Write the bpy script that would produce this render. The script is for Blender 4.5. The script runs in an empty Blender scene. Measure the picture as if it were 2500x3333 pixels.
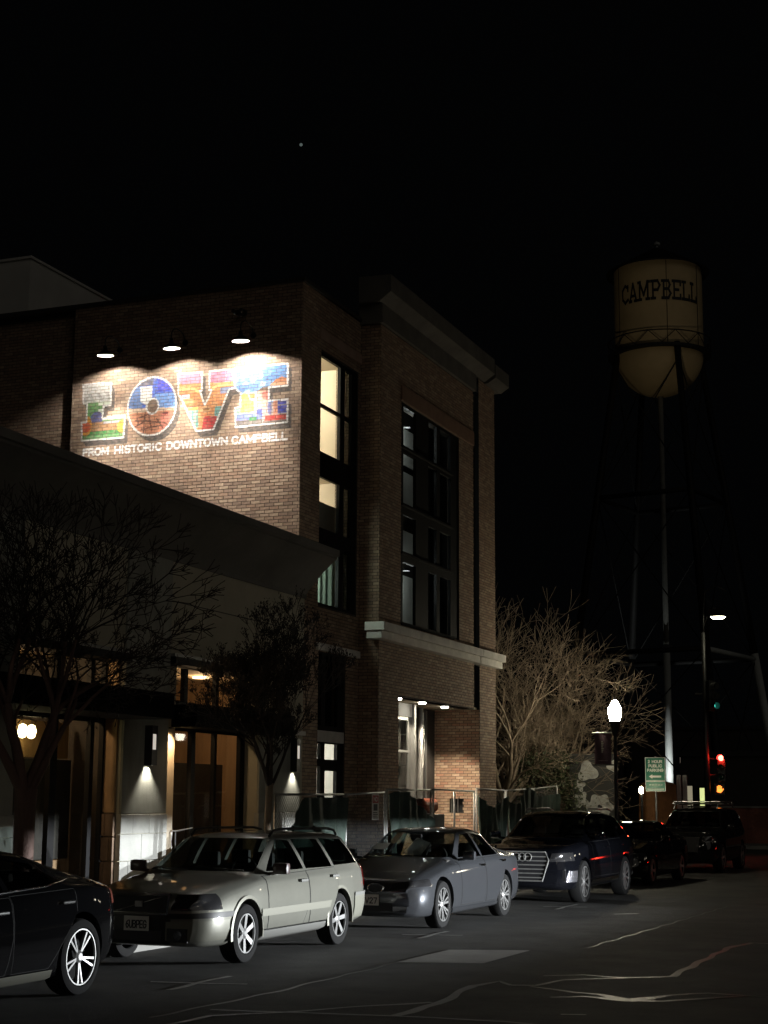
import bpy, bmesh, math, random
import numpy as np
from mathutils import Vector, Matrix, Euler
from mathutils.bvhtree import BVHTree

random.seed(7)
rng = np.random.default_rng(7)
sc = bpy.context.scene
col = sc.collection

# ------------------------------------------------------------------ camera
YAW, PITCH, ROLL, CAMH = 0.3788, 0.1774, 0.0068, 1.84
f_ = Vector((-math.sin(YAW) * math.cos(PITCH), math.cos(YAW) * math.cos(PITCH), math.sin(PITCH)))
r0 = Vector((math.cos(YAW), math.sin(YAW), 0))
u0 = r0.cross(f_)
r_ = r0 * math.cos(ROLL) + u0 * math.sin(ROLL)
u_ = -r0 * math.sin(ROLL) + u0 * math.cos(ROLL)
cd = bpy.data.cameras.new('camera')
cam = bpy.data.objects.new('camera', cd)
col.objects.link(cam)
cam.matrix_world = Matrix(((r_.x, u_.x, -f_.x, 0), (r_.y, u_.y, -f_.y, 0), (r_.z, u_.z, -f_.z, CAMH), (0, 0, 0, 1)))
cd.sensor_fit = 'HORIZONTAL'
cd.sensor_width = 36
cd.lens = 36 * 5245 / 2500
cd.clip_start = 0.1
cd.clip_end = 2000
sc.camera = cam

# ------------------------------------------------------------------ night sky, exposure
w = bpy.data.worlds.new('World')
sc.world = w
w.use_nodes = True
bg = w.node_tree.nodes['Background']
bg.inputs[0].default_value = (0.85, 0.92, 1.0, 1)
bg.inputs[1].default_value = 0.0008
sc.view_settings.view_transform = 'Standard'
sc.view_settings.look = 'None'
sc.view_settings.exposure = 0
sc.view_settings.gamma = 1
sc.view_settings.use_curve_mapping = False
sc.render.engine = 'CYCLES'
sc.cycles.use_denoising = True
sc.cycles.max_bounces = 6
sc.cycles.diffuse_bounces = 3
sc.cycles.glossy_bounces = 3
sc.cycles.transparent_max_bounces = 12
sc.cycles.transmission_bounces = 4
sc.cycles.sample_clamp_indirect = 3
sc.cycles.blur_glossy = 0.5
sc.cycles.caustics_reflective = False
sc.cycles.caustics_refractive = False
# a weak, very soft fill lamp added for city glow so that the unlit walls do not sink into pure black
sd = bpy.data.lights.new('night_fill', 'SUN')
sd.energy = 0.052
sd.angle = math.radians(40)
sd.color = (1.0, 0.92, 0.8)
so = bpy.data.objects.new('night_fill', sd)
col.objects.link(so)
so.rotation_euler = Vector((-0.76, 0.60, -0.38)).to_track_quat('-Z', 'Y').to_euler()

# ------------------------------------------------------------------ helpers
def tag(o, label=None, cat=None, group=None, kind=None):
    if label: o['label'] = label
    if cat: o['category'] = cat
    if group: o['group'] = group
    if kind: o['kind'] = kind
    return o

def empty(name, loc=(0, 0, 0), rz=0.0, parent=None):
    o = bpy.data.objects.new(name, None)
    o.empty_display_size = 0.2
    col.objects.link(o)
    o.location = loc
    o.rotation_euler = (0, 0, rz)
    if parent: o.parent = parent
    return o

def link(name, me, mat=None, parent=None, loc=None, smooth=False):
    o = bpy.data.objects.new(name, me)
    col.objects.link(o)
    if mat is not None and not me.materials: me.materials.append(mat)
    if parent: o.parent = parent
    if loc is not None: o.location = loc
    if smooth:
        for p in me.polygons: p.use_smooth = True
    return o

class MB:
    def __init__(s): s.v = []; s.f = []
    def add(s, vs, fs):
        n = len(s.v)
        s.v += [tuple(v) for v in vs]
        s.f += [tuple(i + n for i in f) for f in fs]
        return s
    def box(s, x0, x1, y0, y1, z0, z1):
        s.add([(x0, y0, z0), (x1, y0, z0), (x1, y1, z0), (x0, y1, z0), (x0, y0, z1), (x1, y0, z1), (x1, y1, z1), (x0, y1, z1)],
              [(0, 3, 2, 1), (4, 5, 6, 7), (0, 1, 5, 4), (1, 2, 6, 5), (2, 3, 7, 6), (3, 0, 4, 7)])
        return s
    def cbox(s, x0, x1, y0, y1, z0, z1, c=0.02):
        """box with chamfered edges"""
        bm = bmesh.new()
        bmesh.ops.create_cube(bm, size=1)
        for v in bm.verts:
            v.co = Vector(((x0 + x1) / 2 + v.co.x * (x1 - x0), (y0 + y1) / 2 + v.co.y * (y1 - y0), (z0 + z1) / 2 + v.co.z * (z1 - z0)))
        bmesh.ops.bevel(bm, geom=list(bm.edges), offset=c, segments=2, affect='EDGES', profile=0.6)
        bm.verts.ensure_lookup_table()
        s.add([v.co for v in bm.verts], [[v.index for v in f.verts] for f in bm.faces])
        bm.free()
        return s
    def quad(s, a, b, c, d): return s.add([a, b, c, d], [(0, 1, 2, 3)])
    def prism(s, poly, a, b, axis='y'):
        """polygon in the two other axes, extruded from a to b along axis"""
        def P(p, t):
            if axis == 'y': return (p[0], t, p[1])
            if axis == 'x': return (t, p[0], p[1])
            return (p[0], p[1], t)
        n = len(poly)
        vs = [P(p, a) for p in poly] + [P(p, b) for p in poly]
        fs = [tuple(range(n)), tuple(range(2 * n - 1, n - 1, -1))] + [(i, i + n, (i + 1) % n + n, (i + 1) % n) for i in range(n)]
        return s.add(vs, fs)
    def tube(s, pts, rad, n=8, cap=True):
        pts = [Vector(p) for p in pts]
        if not hasattr(rad, '__len__'): rad = [rad] * len(pts)
        rings = []
        up = Vector((0, 0, 1))
        for i, p in enumerate(pts):
            d = (pts[min(i + 1, len(pts) - 1)] - pts[max(i - 1, 0)])
            if d.length < 1e-9: d = Vector((0, 0, 1))
            d.normalize()
            a = d.cross(up)
            if a.length < 0.05: a = d.cross(Vector((1, 0, 0)))
            a.normalize()
            b = d.cross(a)
            rings.append([p + (a * math.cos(2 * math.pi * k / n) + b * math.sin(2 * math.pi * k / n)) * rad[i] for k in range(n)])
        vs = [v for r in rings for v in r]
        fs = []
        for i in range(len(pts) - 1):
            for k in range(n):
                fs.append((i * n + k, i * n + (k + 1) % n, (i + 1) * n + (k + 1) % n, (i + 1) * n + k))
        if cap:
            fs.append(tuple(range(n - 1, -1, -1)))
            fs.append(tuple(range((len(pts) - 1) * n, len(pts) * n)))
        return s.add(vs, fs)
    def lathe(s, prof, c=(0, 0, 0), n=24, axis='z'):
        vs = []; fs = []
        for r, h in prof:
            for k in range(n):
                a = 2 * math.pi * k / n
                if axis == 'z': p = (c[0] + r * math.cos(a), c[1] + r * math.sin(a), c[2] + h)
                elif axis == 'x': p = (c[0] + h, c[1] + r * math.cos(a), c[2] + r * math.sin(a))
                else: p = (c[0] + r * math.cos(a), c[1] + h, c[2] + r * math.sin(a))
                vs.append(p)
        for i in range(len(prof) - 1):
            for k in range(n):
                fs.append((i * n + k, i * n + (k + 1) % n, (i + 1) * n + (k + 1) % n, (i + 1) * n + k))
        return s.add(vs, fs)
    def mesh(s, name='m'):
        me = bpy.data.meshes.new(name)
        me.from_pydata(s.v, [], s.f)
        me.update()
        return me
    def fix(s, me):
        bm = bmesh.new(); bm.from_mesh(me)
        bmesh.ops.recalc_face_normals(bm, faces=bm.faces)
        bm.to_mesh(me); bm.free()
    def build(s, name, mat=None, parent=None, smooth=False, recalc=True, angle=None):
        me = s.mesh(name)
        if recalc: s.fix(me)
        o = link(name, me, mat, parent, smooth=smooth)
        if angle is not None: sharp(me, angle)
        return o

def sharp(me, deg=35):
    bm = bmesh.new(); bm.from_mesh(me)
    for f in bm.faces: f.smooth = True
    a = math.radians(deg)
    for e in bm.edges:
        e.smooth = not (len(e.link_faces) == 2 and e.calc_face_angle(0) > a)
    bm.to_mesh(me); bm.free()

def lamp(name, kind, loc, power, color, parent=None, radius=0.05, spot=None, blend=0.2, aim=None, local=False):
    d = bpy.data.lights.new(name, kind)
    d.energy = power
    d.color = color
    if kind in ('POINT', 'SPOT'): d.shadow_soft_size = radius
    if kind == 'SPOT':
        d.spot_size = math.radians(spot); d.spot_blend = blend
    o = bpy.data.objects.new(name, d)
    col.objects.link(o)
    if parent: o.parent = parent
    o.location = Vector(loc) - (parent.location if parent is not None and parent.type == 'EMPTY' and not local else Vector())
    if aim is not None: o.rotation_euler = Vector(aim).to_track_quat('-Z', 'Y').to_euler()
    return o

# ------------------------------------------------------------------ materials
def M(name, color, rough=0.6, metal=0.0, var=0.0, vscale=4.0, bump=0.0, bscale=60.0, coat=0.0, emit=None, estr=0.0, spec=0.5, attr=False, streak=0.0):
    m = bpy.data.materials.new(name)
    m.use_nodes = True
    nt = m.node_tree
    b = nt.nodes['Principled BSDF']
    b.inputs['Base Color'].default_value = (*color, 1)
    b.inputs['Roughness'].default_value = rough
    b.inputs['Metallic'].default_value = metal
    b.inputs['Specular IOR Level'].default_value = spec
    b.inputs['Coat Weight'].default_value = coat
    b.inputs['Coat Roughness'].default_value = 0.04
    if emit:
        b.inputs['Emission Color'].default_value = (*emit, 1)
        b.inputs['Emission Strength'].default_value = estr
    tc = nt.nodes.new('ShaderNodeTexCoord')
    base = None
    if attr:
        a = nt.nodes.new('ShaderNodeVertexColor'); a.layer_name = 'col'
        base = a.outputs[0]
    if var > 0:
        n = nt.nodes.new('ShaderNodeTexNoise')
        n.inputs['Scale'].default_value = vscale
        n.inputs['Detail'].default_value = 8
        n.inputs['Roughness'].default_value = 0.65
        if streak > 0:
            mp = nt.nodes.new('ShaderNodeMapping'); mp.inputs['Scale'].default_value = (1, 1, streak)
            nt.links.new(tc.outputs['Object'], mp.inputs[0]); nt.links.new(mp.outputs[0], n.inputs['Vector'])
        else:
            nt.links.new(tc.outputs['Object'], n.inputs['Vector'])
        mr = nt.nodes.new('ShaderNodeMapRange')
        mr.inputs['From Min'].default_value = 0.3; mr.inputs['From Max'].default_value = 0.7
        mr.inputs['To Min'].default_value = 1 - var; mr.inputs['To Max'].default_value = 1 + var
        nt.links.new(n.outputs['Fac'], mr.inputs['Value'])
        mx = nt.nodes.new('ShaderNodeMix'); mx.data_type = 'RGBA'; mx.blend_type = 'MULTIPLY'
        mx.inputs['Factor'].default_value = 1
        if base is None: mx.inputs['A'].default_value = (*color, 1)
        else: nt.links.new(base, mx.inputs['A'])
        nt.links.new(mr.outputs[0], mx.inputs['B'])
        base = mx.outputs['Result']
    if base is not None: nt.links.new(base, b.inputs['Base Color'])
    if bump > 0:
        n2 = nt.nodes.new('ShaderNodeTexNoise')
        n2.inputs['Scale'].default_value = bscale; n2.inputs['Detail'].default_value = 5
        nt.links.new(tc.outputs['Object'], n2.inputs['Vector'])
        bp = nt.nodes.new('ShaderNodeBump'); bp.inputs['Strength'].default_value = bump; bp.inputs['Distance'].default_value = 0.02
        nt.links.new(n2.outputs['Fac'], bp.inputs['Height'])
        nt.links.new(bp.outputs[0], b.inputs['Normal'])
    return m

def GLASS(name, tint, refl=0.9, base=0.05, rough=0.02):
    m = bpy.data.materials.new(name)
    m.use_nodes = True
    nt = m.node_tree
    nt.nodes.clear()
    out = nt.nodes.new('ShaderNodeOutputMaterial')
    tr = nt.nodes.new('ShaderNodeBsdfTransparent'); tr.inputs[0].default_value = (*tint, 1)
    gl = nt.nodes.new('ShaderNodeBsdfGlossy'); gl.inputs['Roughness'].default_value = rough
    lw = nt.nodes.new('ShaderNodeLayerWeight'); lw.inputs[0].default_value = 0.5
    pw = nt.nodes.new('ShaderNodeMath'); pw.operation = 'POWER'; pw.inputs[1].default_value = 4.5
    ma = nt.nodes.new('ShaderNodeMath'); ma.operation = 'MULTIPLY_ADD'; ma.inputs[1].default_value = refl; ma.inputs[2].default_value = base
    mx = nt.nodes.new('ShaderNodeMixShader')
    nt.links.new(lw.outputs['Facing'], pw.inputs[0]); nt.links.new(pw.outputs[0], ma.inputs[0]); nt.links.new(ma.outputs[0], mx.inputs[0])
    nt.links.new(tr.outputs[0], mx.inputs[1]); nt.links.new(gl.outputs[0], mx.inputs[2]); nt.links.new(mx.outputs[0], out.inputs[0])
    return m

def EMIT(name, color, s):
    m = bpy.data.materials.new(name)
    m.use_nodes = True
    nt = m.node_tree
    nt.nodes.clear()
    out = nt.nodes.new('ShaderNodeOutputMaterial')
    e = nt.nodes.new('ShaderNodeEmission'); e.inputs[0].default_value = (*color, 1); e.inputs[1].default_value = s
    nt.links.new(e.outputs[0], out.inputs[0])
    return m

MAT = {}
MAT['brick'] = M('brick', (0.3, 0.2, 0.14), 0.85, var=0.28, vscale=14, bump=0.35, bscale=45, attr=True)
MAT['mortar'] = M('mortar', (0.10, 0.085, 0.07), 0.95, var=0.25, vscale=10, bump=0.5, bscale=120, attr=True)
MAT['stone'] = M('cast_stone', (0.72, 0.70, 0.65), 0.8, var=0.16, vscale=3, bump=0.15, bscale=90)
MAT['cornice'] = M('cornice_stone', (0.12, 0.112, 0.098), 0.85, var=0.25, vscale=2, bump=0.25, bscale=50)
MAT['black_frame'] = M('black_frame', (0.006, 0.006, 0.0065), 0.7, var=0.2, vscale=5, spec=.25)
MAT['alu'] = M('aluminium', (0.30, 0.30, 0.29), 0.35, metal=0.8, var=0.1)
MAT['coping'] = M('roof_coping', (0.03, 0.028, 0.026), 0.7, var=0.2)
MAT['roofing'] = M('roofing', (0.04, 0.038, 0.036), 0.9, var=0.2)
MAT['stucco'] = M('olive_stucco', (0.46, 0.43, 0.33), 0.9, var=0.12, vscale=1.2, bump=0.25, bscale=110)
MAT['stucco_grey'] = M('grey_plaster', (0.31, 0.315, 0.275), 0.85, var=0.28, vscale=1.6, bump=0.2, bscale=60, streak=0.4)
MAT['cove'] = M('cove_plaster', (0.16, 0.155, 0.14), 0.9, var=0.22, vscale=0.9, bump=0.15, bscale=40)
MAT['warm_plaster'] = M('warm_plaster', (0.36, 0.24, 0.13), 0.8, var=0.15, vscale=2, bump=0.1)
MAT['ashlar'] = M('ashlar_stone', (0.40, 0.40, 0.37), 0.85, var=0.18, vscale=2.2, bump=0.3, bscale=50)
MAT['ashlar_brown'] = M('ashlar_side', (0.22, 0.15, 0.1), 0.85, var=0.2, vscale=3, bump=0.3, bscale=50)
MAT['canopy'] = M('canopy_metal', (0.005, 0.0047, 0.0043), 0.85, var=0.3, vscale=3, spec=.15)
MAT['wood'] = M('interior_wood', (0.31, 0.19, 0.10), 0.5, var=0.35, vscale=3, streak=0.15)
MAT['cream'] = M('cream_paint', (0.62, 0.55, 0.42), 0.8, var=0.06, vscale=1.0)
MAT['white_paint'] = M('white_paint', (0.74, 0.73, 0.69), 0.6, var=0.05, vscale=2)
MAT['curtain'] = M('curtain', (0.42, 0.52, 0.43), 0.9, var=0.18, vscale=2.0, streak=0.3)
MAT['dark_wall'] = M('dark_interior', (0.03, 0.026, 0.022), 0.8, var=0.3)
MAT['floor_in'] = M('interior_floor', (0.12, 0.08, 0.05), 0.4, var=0.2)
MAT['penthouse'] = M('penthouse_paint', (0.80, 0.78, 0.72), 0.85, var=0.1, vscale=0.7)
MAT['glass'] = GLASS('window_glass', (0.86, 0.88, 0.86))
MAT['dark_glass'] = GLASS('tinted_glass', (0.30, 0.31, 0.30), base=0.08)
MAT['black_glass'] = GLASS('black_glass', (0.02, 0.02, 0.019), base=0.05)
MAT['car_glass'] = GLASS('car_glass', (0.42, 0.46, 0.45), base=0.06)
MAT['asphalt'] = M('asphalt', (0.055, 0.054, 0.051), 0.72, var=0.5, vscale=1.1, bump=0.9, bscale=110, spec=0.35)
MAT['concrete'] = M('pavement_concrete', (0.24, 0.235, 0.22), 0.85, var=0.18, vscale=1.5, bump=0.2, bscale=90)
MAT['patch'] = M('concrete_patch', (0.30, 0.295, 0.28), 0.75, var=0.22, vscale=1.2, bump=0.25, bscale=90)
MAT['tar'] = M('tar_sealant', (0.05, 0.05, 0.048), 0.40, var=0.5, vscale=5, spec=0.6, bump=0.3, bscale=22)
MAT['road_paint'] = M('road_paint', (0.34, 0.34, 0.32), 0.6, var=0.45, vscale=6)
MAT['iron'] = M('dark_iron', (0.035, 0.035, 0.036), 0.45, metal=0.5, var=0.2)
MAT['galv'] = M('galvanised_steel', (0.32, 0.32, 0.31), 0.45, metal=0.6, var=0.2, vscale=8)
MAT['wire'] = M('fence_wire', (.07, .07, .068), .6)
MAT['enamel'] = M('white_enamel', (0.8, 0.79, 0.76), 0.3)
MAT['bulb'] = EMIT('bulb_glow', (1, 0.93, 0.80), 30)
MAT['globe'] = EMIT('globe_glow', (1, 0.90, 0.66), 170)
MAT['globe_dim'] = EMIT('globe_glow_dim', (1, 0.90, 0.70), 15)
MAT['warm_glow'] = EMIT('warm_glow', (1, 0.68, 0.36), 6)
MAT['scrim'] = M('green_scrim', (0.034, 0.056, 0.043), 0.7, var=0.3, vscale=4, bump=0.4, bscale=200)
MAT['bark'] = M('smooth_bark', (0.12, 0.068, 0.052), 0.75, var=0.35, vscale=6, streak=0.2, bump=0.4, bscale=30)
MAT['twig'] = M('twig_bark', (0.034, 0.024, 0.018), 0.85, var=0.3, vscale=5)
MAT['pale_bark'] = M('pale_bark', (0.22, 0.17, 0.12), 0.85, var=0.3, vscale=7, bump=0.4, bscale=40)
MAT['leaf'] = M('evergreen_leaf', (0.05, 0.062, 0.026), 0.6, var=0.4, vscale=3)
MAT['dry_leaf'] = M('dry_leaf', (0.022, 0.018, 0.012), 0.7, var=0.4, vscale=3)
MAT['tyre'] = M('tyre_rubber', (0.012, 0.012, 0.012), 0.9, var=0.2, spec=.2)
MAT['rim'] = M('alloy_rim', (0.42, 0.42, 0.415), 0.32, metal=0.75)
MAT['rim_dark'] = M('rim_inside', (0.010, 0.010, 0.010), 0.8, spec=.2)
MAT['chrome'] = M('chrome', (0.75, 0.75, 0.74), 0.12, metal=1.0)
MAT['trim'] = M('black_trim', (0.014, 0.014, 0.014), 0.5)
MAT['seal'] = M('panel_gap', (0.004, 0.004, 0.004), 0.8)
MAT['cabin'] = M('cabin_fabric', (0.035, 0.033, 0.03), 0.85, var=0.2)
MAT['lens'] = M('lamp_unit', (0.035, 0.035, 0.037), 0.2, metal=0.3, coat=1)
MAT['red_lens'] = M('red_lens', (0.25, 0.012, 0.01), 0.12, coat=1)
MAT['red_lit'] = EMIT('red_lit', (1, 0.03, 0.015), 4)
MAT['plate'] = M('plate_white', (0.62, 0.61, 0.57), 0.5)
MAT['ink'] = M('ink_black', (0.012, 0.012, 0.014), 0.6)
MAT['ink_red'] = M('ink_red', (0.38, 0.03, 0.03), 0.6)
MAT['sign_green'] = M('sign_green', (0.002, 0.15, 0.085), 0.4, var=0.08)
MAT['sign_white'] = M('sign_white', (0.72, 0.74, 0.70), 0.45)
MAT['banner'] = M('banner_cloth', (0.12, 0.07, 0.085), 0.8, var=0.25, vscale=4)
MAT['tank'] = M('tank_paint', (0.52, 0.40, 0.22), 0.7, var=0.12, vscale=0.6)
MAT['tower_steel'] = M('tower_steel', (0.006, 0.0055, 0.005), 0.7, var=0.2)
MAT['tower_pale'] = M('tower_pale', (0.50, 0.52, 0.50), 0.6, var=0.12, vscale=1)  # lamplight put into the colour of one leg, one strut and the lower pipe
MAT['kiosk'] = M('brown_canvas', (0.34, 0.15, 0.055), 0.8, var=0.3, vscale=3)
MAT['orange'] = M('orange_plastic', (0.36, 0.075, 0.03), 0.5, var=0.1)

# ================================================================== the setting
KERB = -10.45
def sheet(name, x0, x1, y0, y1, z, mat, nx=2, ny=2):
    m = MB()
    xs = np.linspace(x0, x1, nx + 1); ys = np.linspace(y0, y1, ny + 1)
    m.add([(x, y, z) for y in ys for x in xs], [(j * (nx + 1) + i, j * (nx + 1) + i + 1, (j + 1) * (nx + 1) + i + 1, (j + 1) * (nx + 1) + i) for j in range(ny) for i in range(nx)])
    return m.build(name, mat, recalc=False)
tag(sheet('ground', -150, 150, -60, 190, -0.012, MAT['asphalt'], 4, 4), kind='structure')
tag(sheet('road', KERB + 0.15, 1.2, -60, 54, 0.0, MAT['asphalt'], 2, 20), kind='structure')
tag(sheet('cross_road', -149, 149, 54, 68, -0.004, MAT['asphalt'], 8, 2), kind='structure')
pv = MB(); pv.box(-40, KERB, -20, 53.0, -0.1, 0.15)
tag(pv.build('pavement', MAT['concrete']), kind='structure')
kb = MB(); kb.box(KERB + 0.002, KERB + 0.15, -20, 53.0, -0.1, 0.155)
tag(kb.build('kerb', MAT['concrete']), kind='structure')
pv = MB(); pv.box(1.2, 30, -60, 53.0, -0.1, 0.15)
tag(pv.build('pavement_opposite', MAT['concrete']), kind='structure')
pv = MB(); pv.box(-80, 60, 68, 140, -0.1, 0.14)
tag(pv.build('pavement_beyond', MAT['concrete']), kind='structure')

def ribbon(pts, widths, z):
    m = MB()
    P = [Vector((p[0], p[1], 0)) for p in pts]
    L = []; R = []
    # resample with wobble
    Q = []; Wd = []
    for i in range(len(P) - 1):
        n = max(2, int((P[i + 1] - P[i]).length / 0.12))
        for k in range(n):
            t = k / n
            Q.append(P[i].lerp(P[i + 1], t)); Wd.append(widths[i] * (1 - t) + widths[i + 1] * t)
    Q.append(P[-1]); Wd.append(widths[-1])
    for i, q in enumerate(Q):
        d = Q[min(i + 1, len(Q) - 1)] - Q[max(i - 1, 0)]
        n = Vector((-d.y, d.x, 0)).normalized()
        j = Vector((.02 * math.sin(i * .7), .03 * math.sin(i * .41 + 2), 0))
        ww = Wd[i] * (1 + .22 * math.sin(i * .55) * math.sin(i * .23 + 1)) * .72
        L.append(q + j + n * ww / 2); R.append(q + j - n * ww / 2)
    for i in range(len(Q) - 1):
        m.quad((*R[i].xy, z), (*R[i + 1].xy, z), (*L[i + 1].xy, z), (*L[i].xy, z))
    return m
road_marks = []
def mark(name, pts, width, mat, label, cat, z=0.005, group=None):
    if not hasattr(width, '__len__'): width = [width] * len(pts)
    o = ribbon(pts, width, z).build(name, mat, recalc=False)
    return tag(o, label, cat, group)
# bays are marked by small painted crosses
def cross(label, x, y, la=0.42, lb=0.75):
    e = empty('parking_cross', (x, y, 0)); tag(e, label, 'road marking', 'parking bay crosses')
    a = ribbon([(-la, -0.14), (la, 0.14)], [0.09, 0.09], 0.005).build('stroke', MAT['road_paint'], e, recalc=False)
    b = ribbon([(0.02, -lb), (-0.02, lb)], [0.09, 0.09], 0.0062).build('stroke', MAT['road_paint'], e, recalc=False)
cross('worn white painted cross on the road just behind the dark coupe', -8.0, 15.1, 0.5, 0.7)
cross('worn white painted cross beside the grey sedan front wheel', -7.9, 21.8, 0.42, 0.65)
cross('worn white painted cross beside the large dark SUV front wheel', -7.85, 28.6, 0.38, 0.75)
mark('road_dash', [(-6.62, 27.1), (-6.3, 27.5)], 0.12, MAT['road_paint'], 'short white dash on the road right of the SUV', 'road marking')
mark('road_dash', [(-3.97, 14.23), (-3.78, 14.32)], 0.06, MAT['road_paint'], 'short white dash at the bottom edge of the road', 'road marking')
pm = MB(); pm.add([(-6.93, 19.73, .006), (-5.98, 20.09, .006), (-6.0, 18.28, .006), (-6.96, 17.97, .006)], [(0, 3, 2, 1)])
tag(pm.build('road_patch', MAT['patch'], recalc=False), 'pale rectangular concrete patch in the asphalt beside the wagon and sedan', 'road patch')
T = [([(-5.0, 17.26), (-4.66, 17.56), (-4.1, 17.5), (-3.73, 17.81), (-3.74, 18.72), (-3.77, 21.52), (-3.62, 22.5), (-3.4, 22.5), (-2.5, 23.4)], [.05, .06, .10, .14, .13, .12, .14, .14, .1], 'long bent tar seam running towards the right edge'),
     ([(-5.27, 13.55), (-5.21, 14.53), (-5.4, 16.07), (-5.25, 16.6), (-5.04, 16.24)], [.13, .15, .13, .07, .07], 'wide looping tar seam at bottom centre'),
     ([(-5.04, 16.24), (-4.83, 16.34), (-4.68, 16.99), (-4.45, 17.22), (-4.1, 17.48)], [.12, .08, .07, .07, .1], 'thin tar seam joining the bent seam'),
     ([(-4.83, 16.2), (-4.3, 15.94), (-3.99, 15.88), (-3.67, 15.53), (-3.37, 16.07), (-3.06, 16.41), (-2.51, 16.37), (-1.5, 16.2)], [.06, .08, .12, .3, .1, .1, .07, .06], 'shiny tar seam across the lane'),
     ([(-4.4, 15.4), (-4.13, 15.61), (-3.66, 15.52), (-3.34, 15.59), (-2.97, 16.05), (-2.7, 16.3)], [.06, .08, .24, .12, .1, .06], 'second shiny tar seam crossing the first'),
     ([(-6.9, 13.22), (-6.08, 13.43), (-5.3, 13.5), (-4.27, 13.61), (-3.3, 13.4)], [.06, .06, .1, .08, .08], 'tar seam along the bottom edge'),
     ([(-7.12, 12.53), (-6.95, 14.69), (-6.96, 15.53), (-6.92, 17.34), (-6.94, 17.95)], [.06, .07, .05, .06, .05], 'straight tar seam running up to the pale patch'),
     ([(-6.77, 12.2), (-6.7, 12.9), (-6.2, 13.4), (-5.3, 14.6)], [.07, .09, .07, .1], 'short diagonal tar seam at bottom left'),
     ([(-5.41, 20.72), (-5.36, 23.32), (-5.3, 25.76), (-5.25, 30.0)], [.03, .04, .03, .02], 'faint straight tar seam along the lane centre'),
     ([(-6.98, 17.9), (-5.98, 18.2)], [.03, .03], 'thin tar edge on the near side of the pale patch')]
for i, (p, wd, lb) in enumerate(T):
    mark('tar_seam', p, wd, MAT['tar'], lb, 'tar seam', 0.0035 + 0.0006 * i, 'tar seams in the road')

# ------------------------------------------------------------------ wall tools
def holes_cells(u0, u1, z0, z1, holes):
    us = sorted({u0, u1, *[h[0] for h in holes], *[h[1] for h in holes]}); us = [u for u in us if u0 <= u <= u1]
    zs = sorted({z0, z1, *[h[2] for h in holes], *[h[3] for h in holes]}); zs = [z for z in zs if z0 <= z <= z1]
    out = []
    for i in range(len(us) - 1):
        for j in range(len(zs) - 1):
            a, b, c, d = us[i], us[i + 1], zs[j], zs[j + 1]
            m = ((a + b) / 2, (c + d) / 2)
            if any(h[0] < m[0] < h[1] and h[2] < m[1] < h[3] for h in holes): continue
            out.append((a, b, c, d))
    return out

def wall(P, u0, u1, z0, z1, holes=(), reveal=0.3, thick=None):
    """front sheet with holes and their reveals; P(u, n, z) maps to world"""
    m = MB()
    for a, b, c, d in holes_cells(u0, u1, z0, z1, holes):
        m.quad(P(a, 0, c), P(b, 0, c), P(b, 0, d), P(a, 0, d))
    for a, b, c, d in holes:
        for (p, q) in (((a, c), (b, c)), ((b, c), (b, d)), ((b, d), (a, d)), ((a, d), (a, c))):
            if p[0] == q[0] >= u1: continue
            m.quad(P(p[0], 0, p[1]), P(q[0], 0, q[1]), P(q[0], -reveal, q[1]), P(p[0], -reveal, p[1]))
    return m

PAL = np.array([(.30, .20, .135), (.36, .25, .17), (.25, .155, .105), (.40, .30, .205), (.22, .15, .11), (.29, .175, .115), (.33, .235, .165), (.19, .13, .10), (.45, .34, .235)])
def brick_color():
    c = (PAL[rng.integers(len(PAL))] * .5 + PAL.mean(0) * .5) * rng.uniform(0.92, 1.12) * 1.06
    return c

COURSE, BLEN, JOINT = 0.0677, 0.203, 0.010
def brick_list(u0, u1, z0, z1, holes=(), shift=0.0):
    """rectangles of all bricks of a running-bond wall, cut round the holes"""
    out = []
    k0 = int(math.floor(z0 / COURSE)); k1 = int(math.ceil(z1 / COURSE))
    for k in range(k0, k1):
        c = max(k * COURSE, z0) + (JOINT if k * COURSE >= z0 else 0); d = min((k + 1) * COURSE, z1)
        if d - c < 0.015: continue
        off = shift + (BLEN / 2 if k % 2 else 0)
        cuts = [(u0, u1)]
        for h in holes:
            if h[2] < d - 0.02 and h[3] > c + 0.02:
                nc = []
                for a, b in cuts:
                    if h[1] <= a or h[0] >= b: nc.append((a, b)); continue
                    if h[0] > a: nc.append((a, h[0]))
                    if h[1] < b: nc.append((h[1], b))
                cuts = nc
        for a, b in cuts:
            n0 = int(math.floor((a - off) / BLEN))
            u = off + n0 * BLEN
            while u < b:
                p = max(u, a); q = min(u + BLEN, b)
                if q < b - 1e-6: q -= JOINT
                if q - p > 0.03: out.append((p, q, c, d, k))
                u += BLEN
    return out

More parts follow.
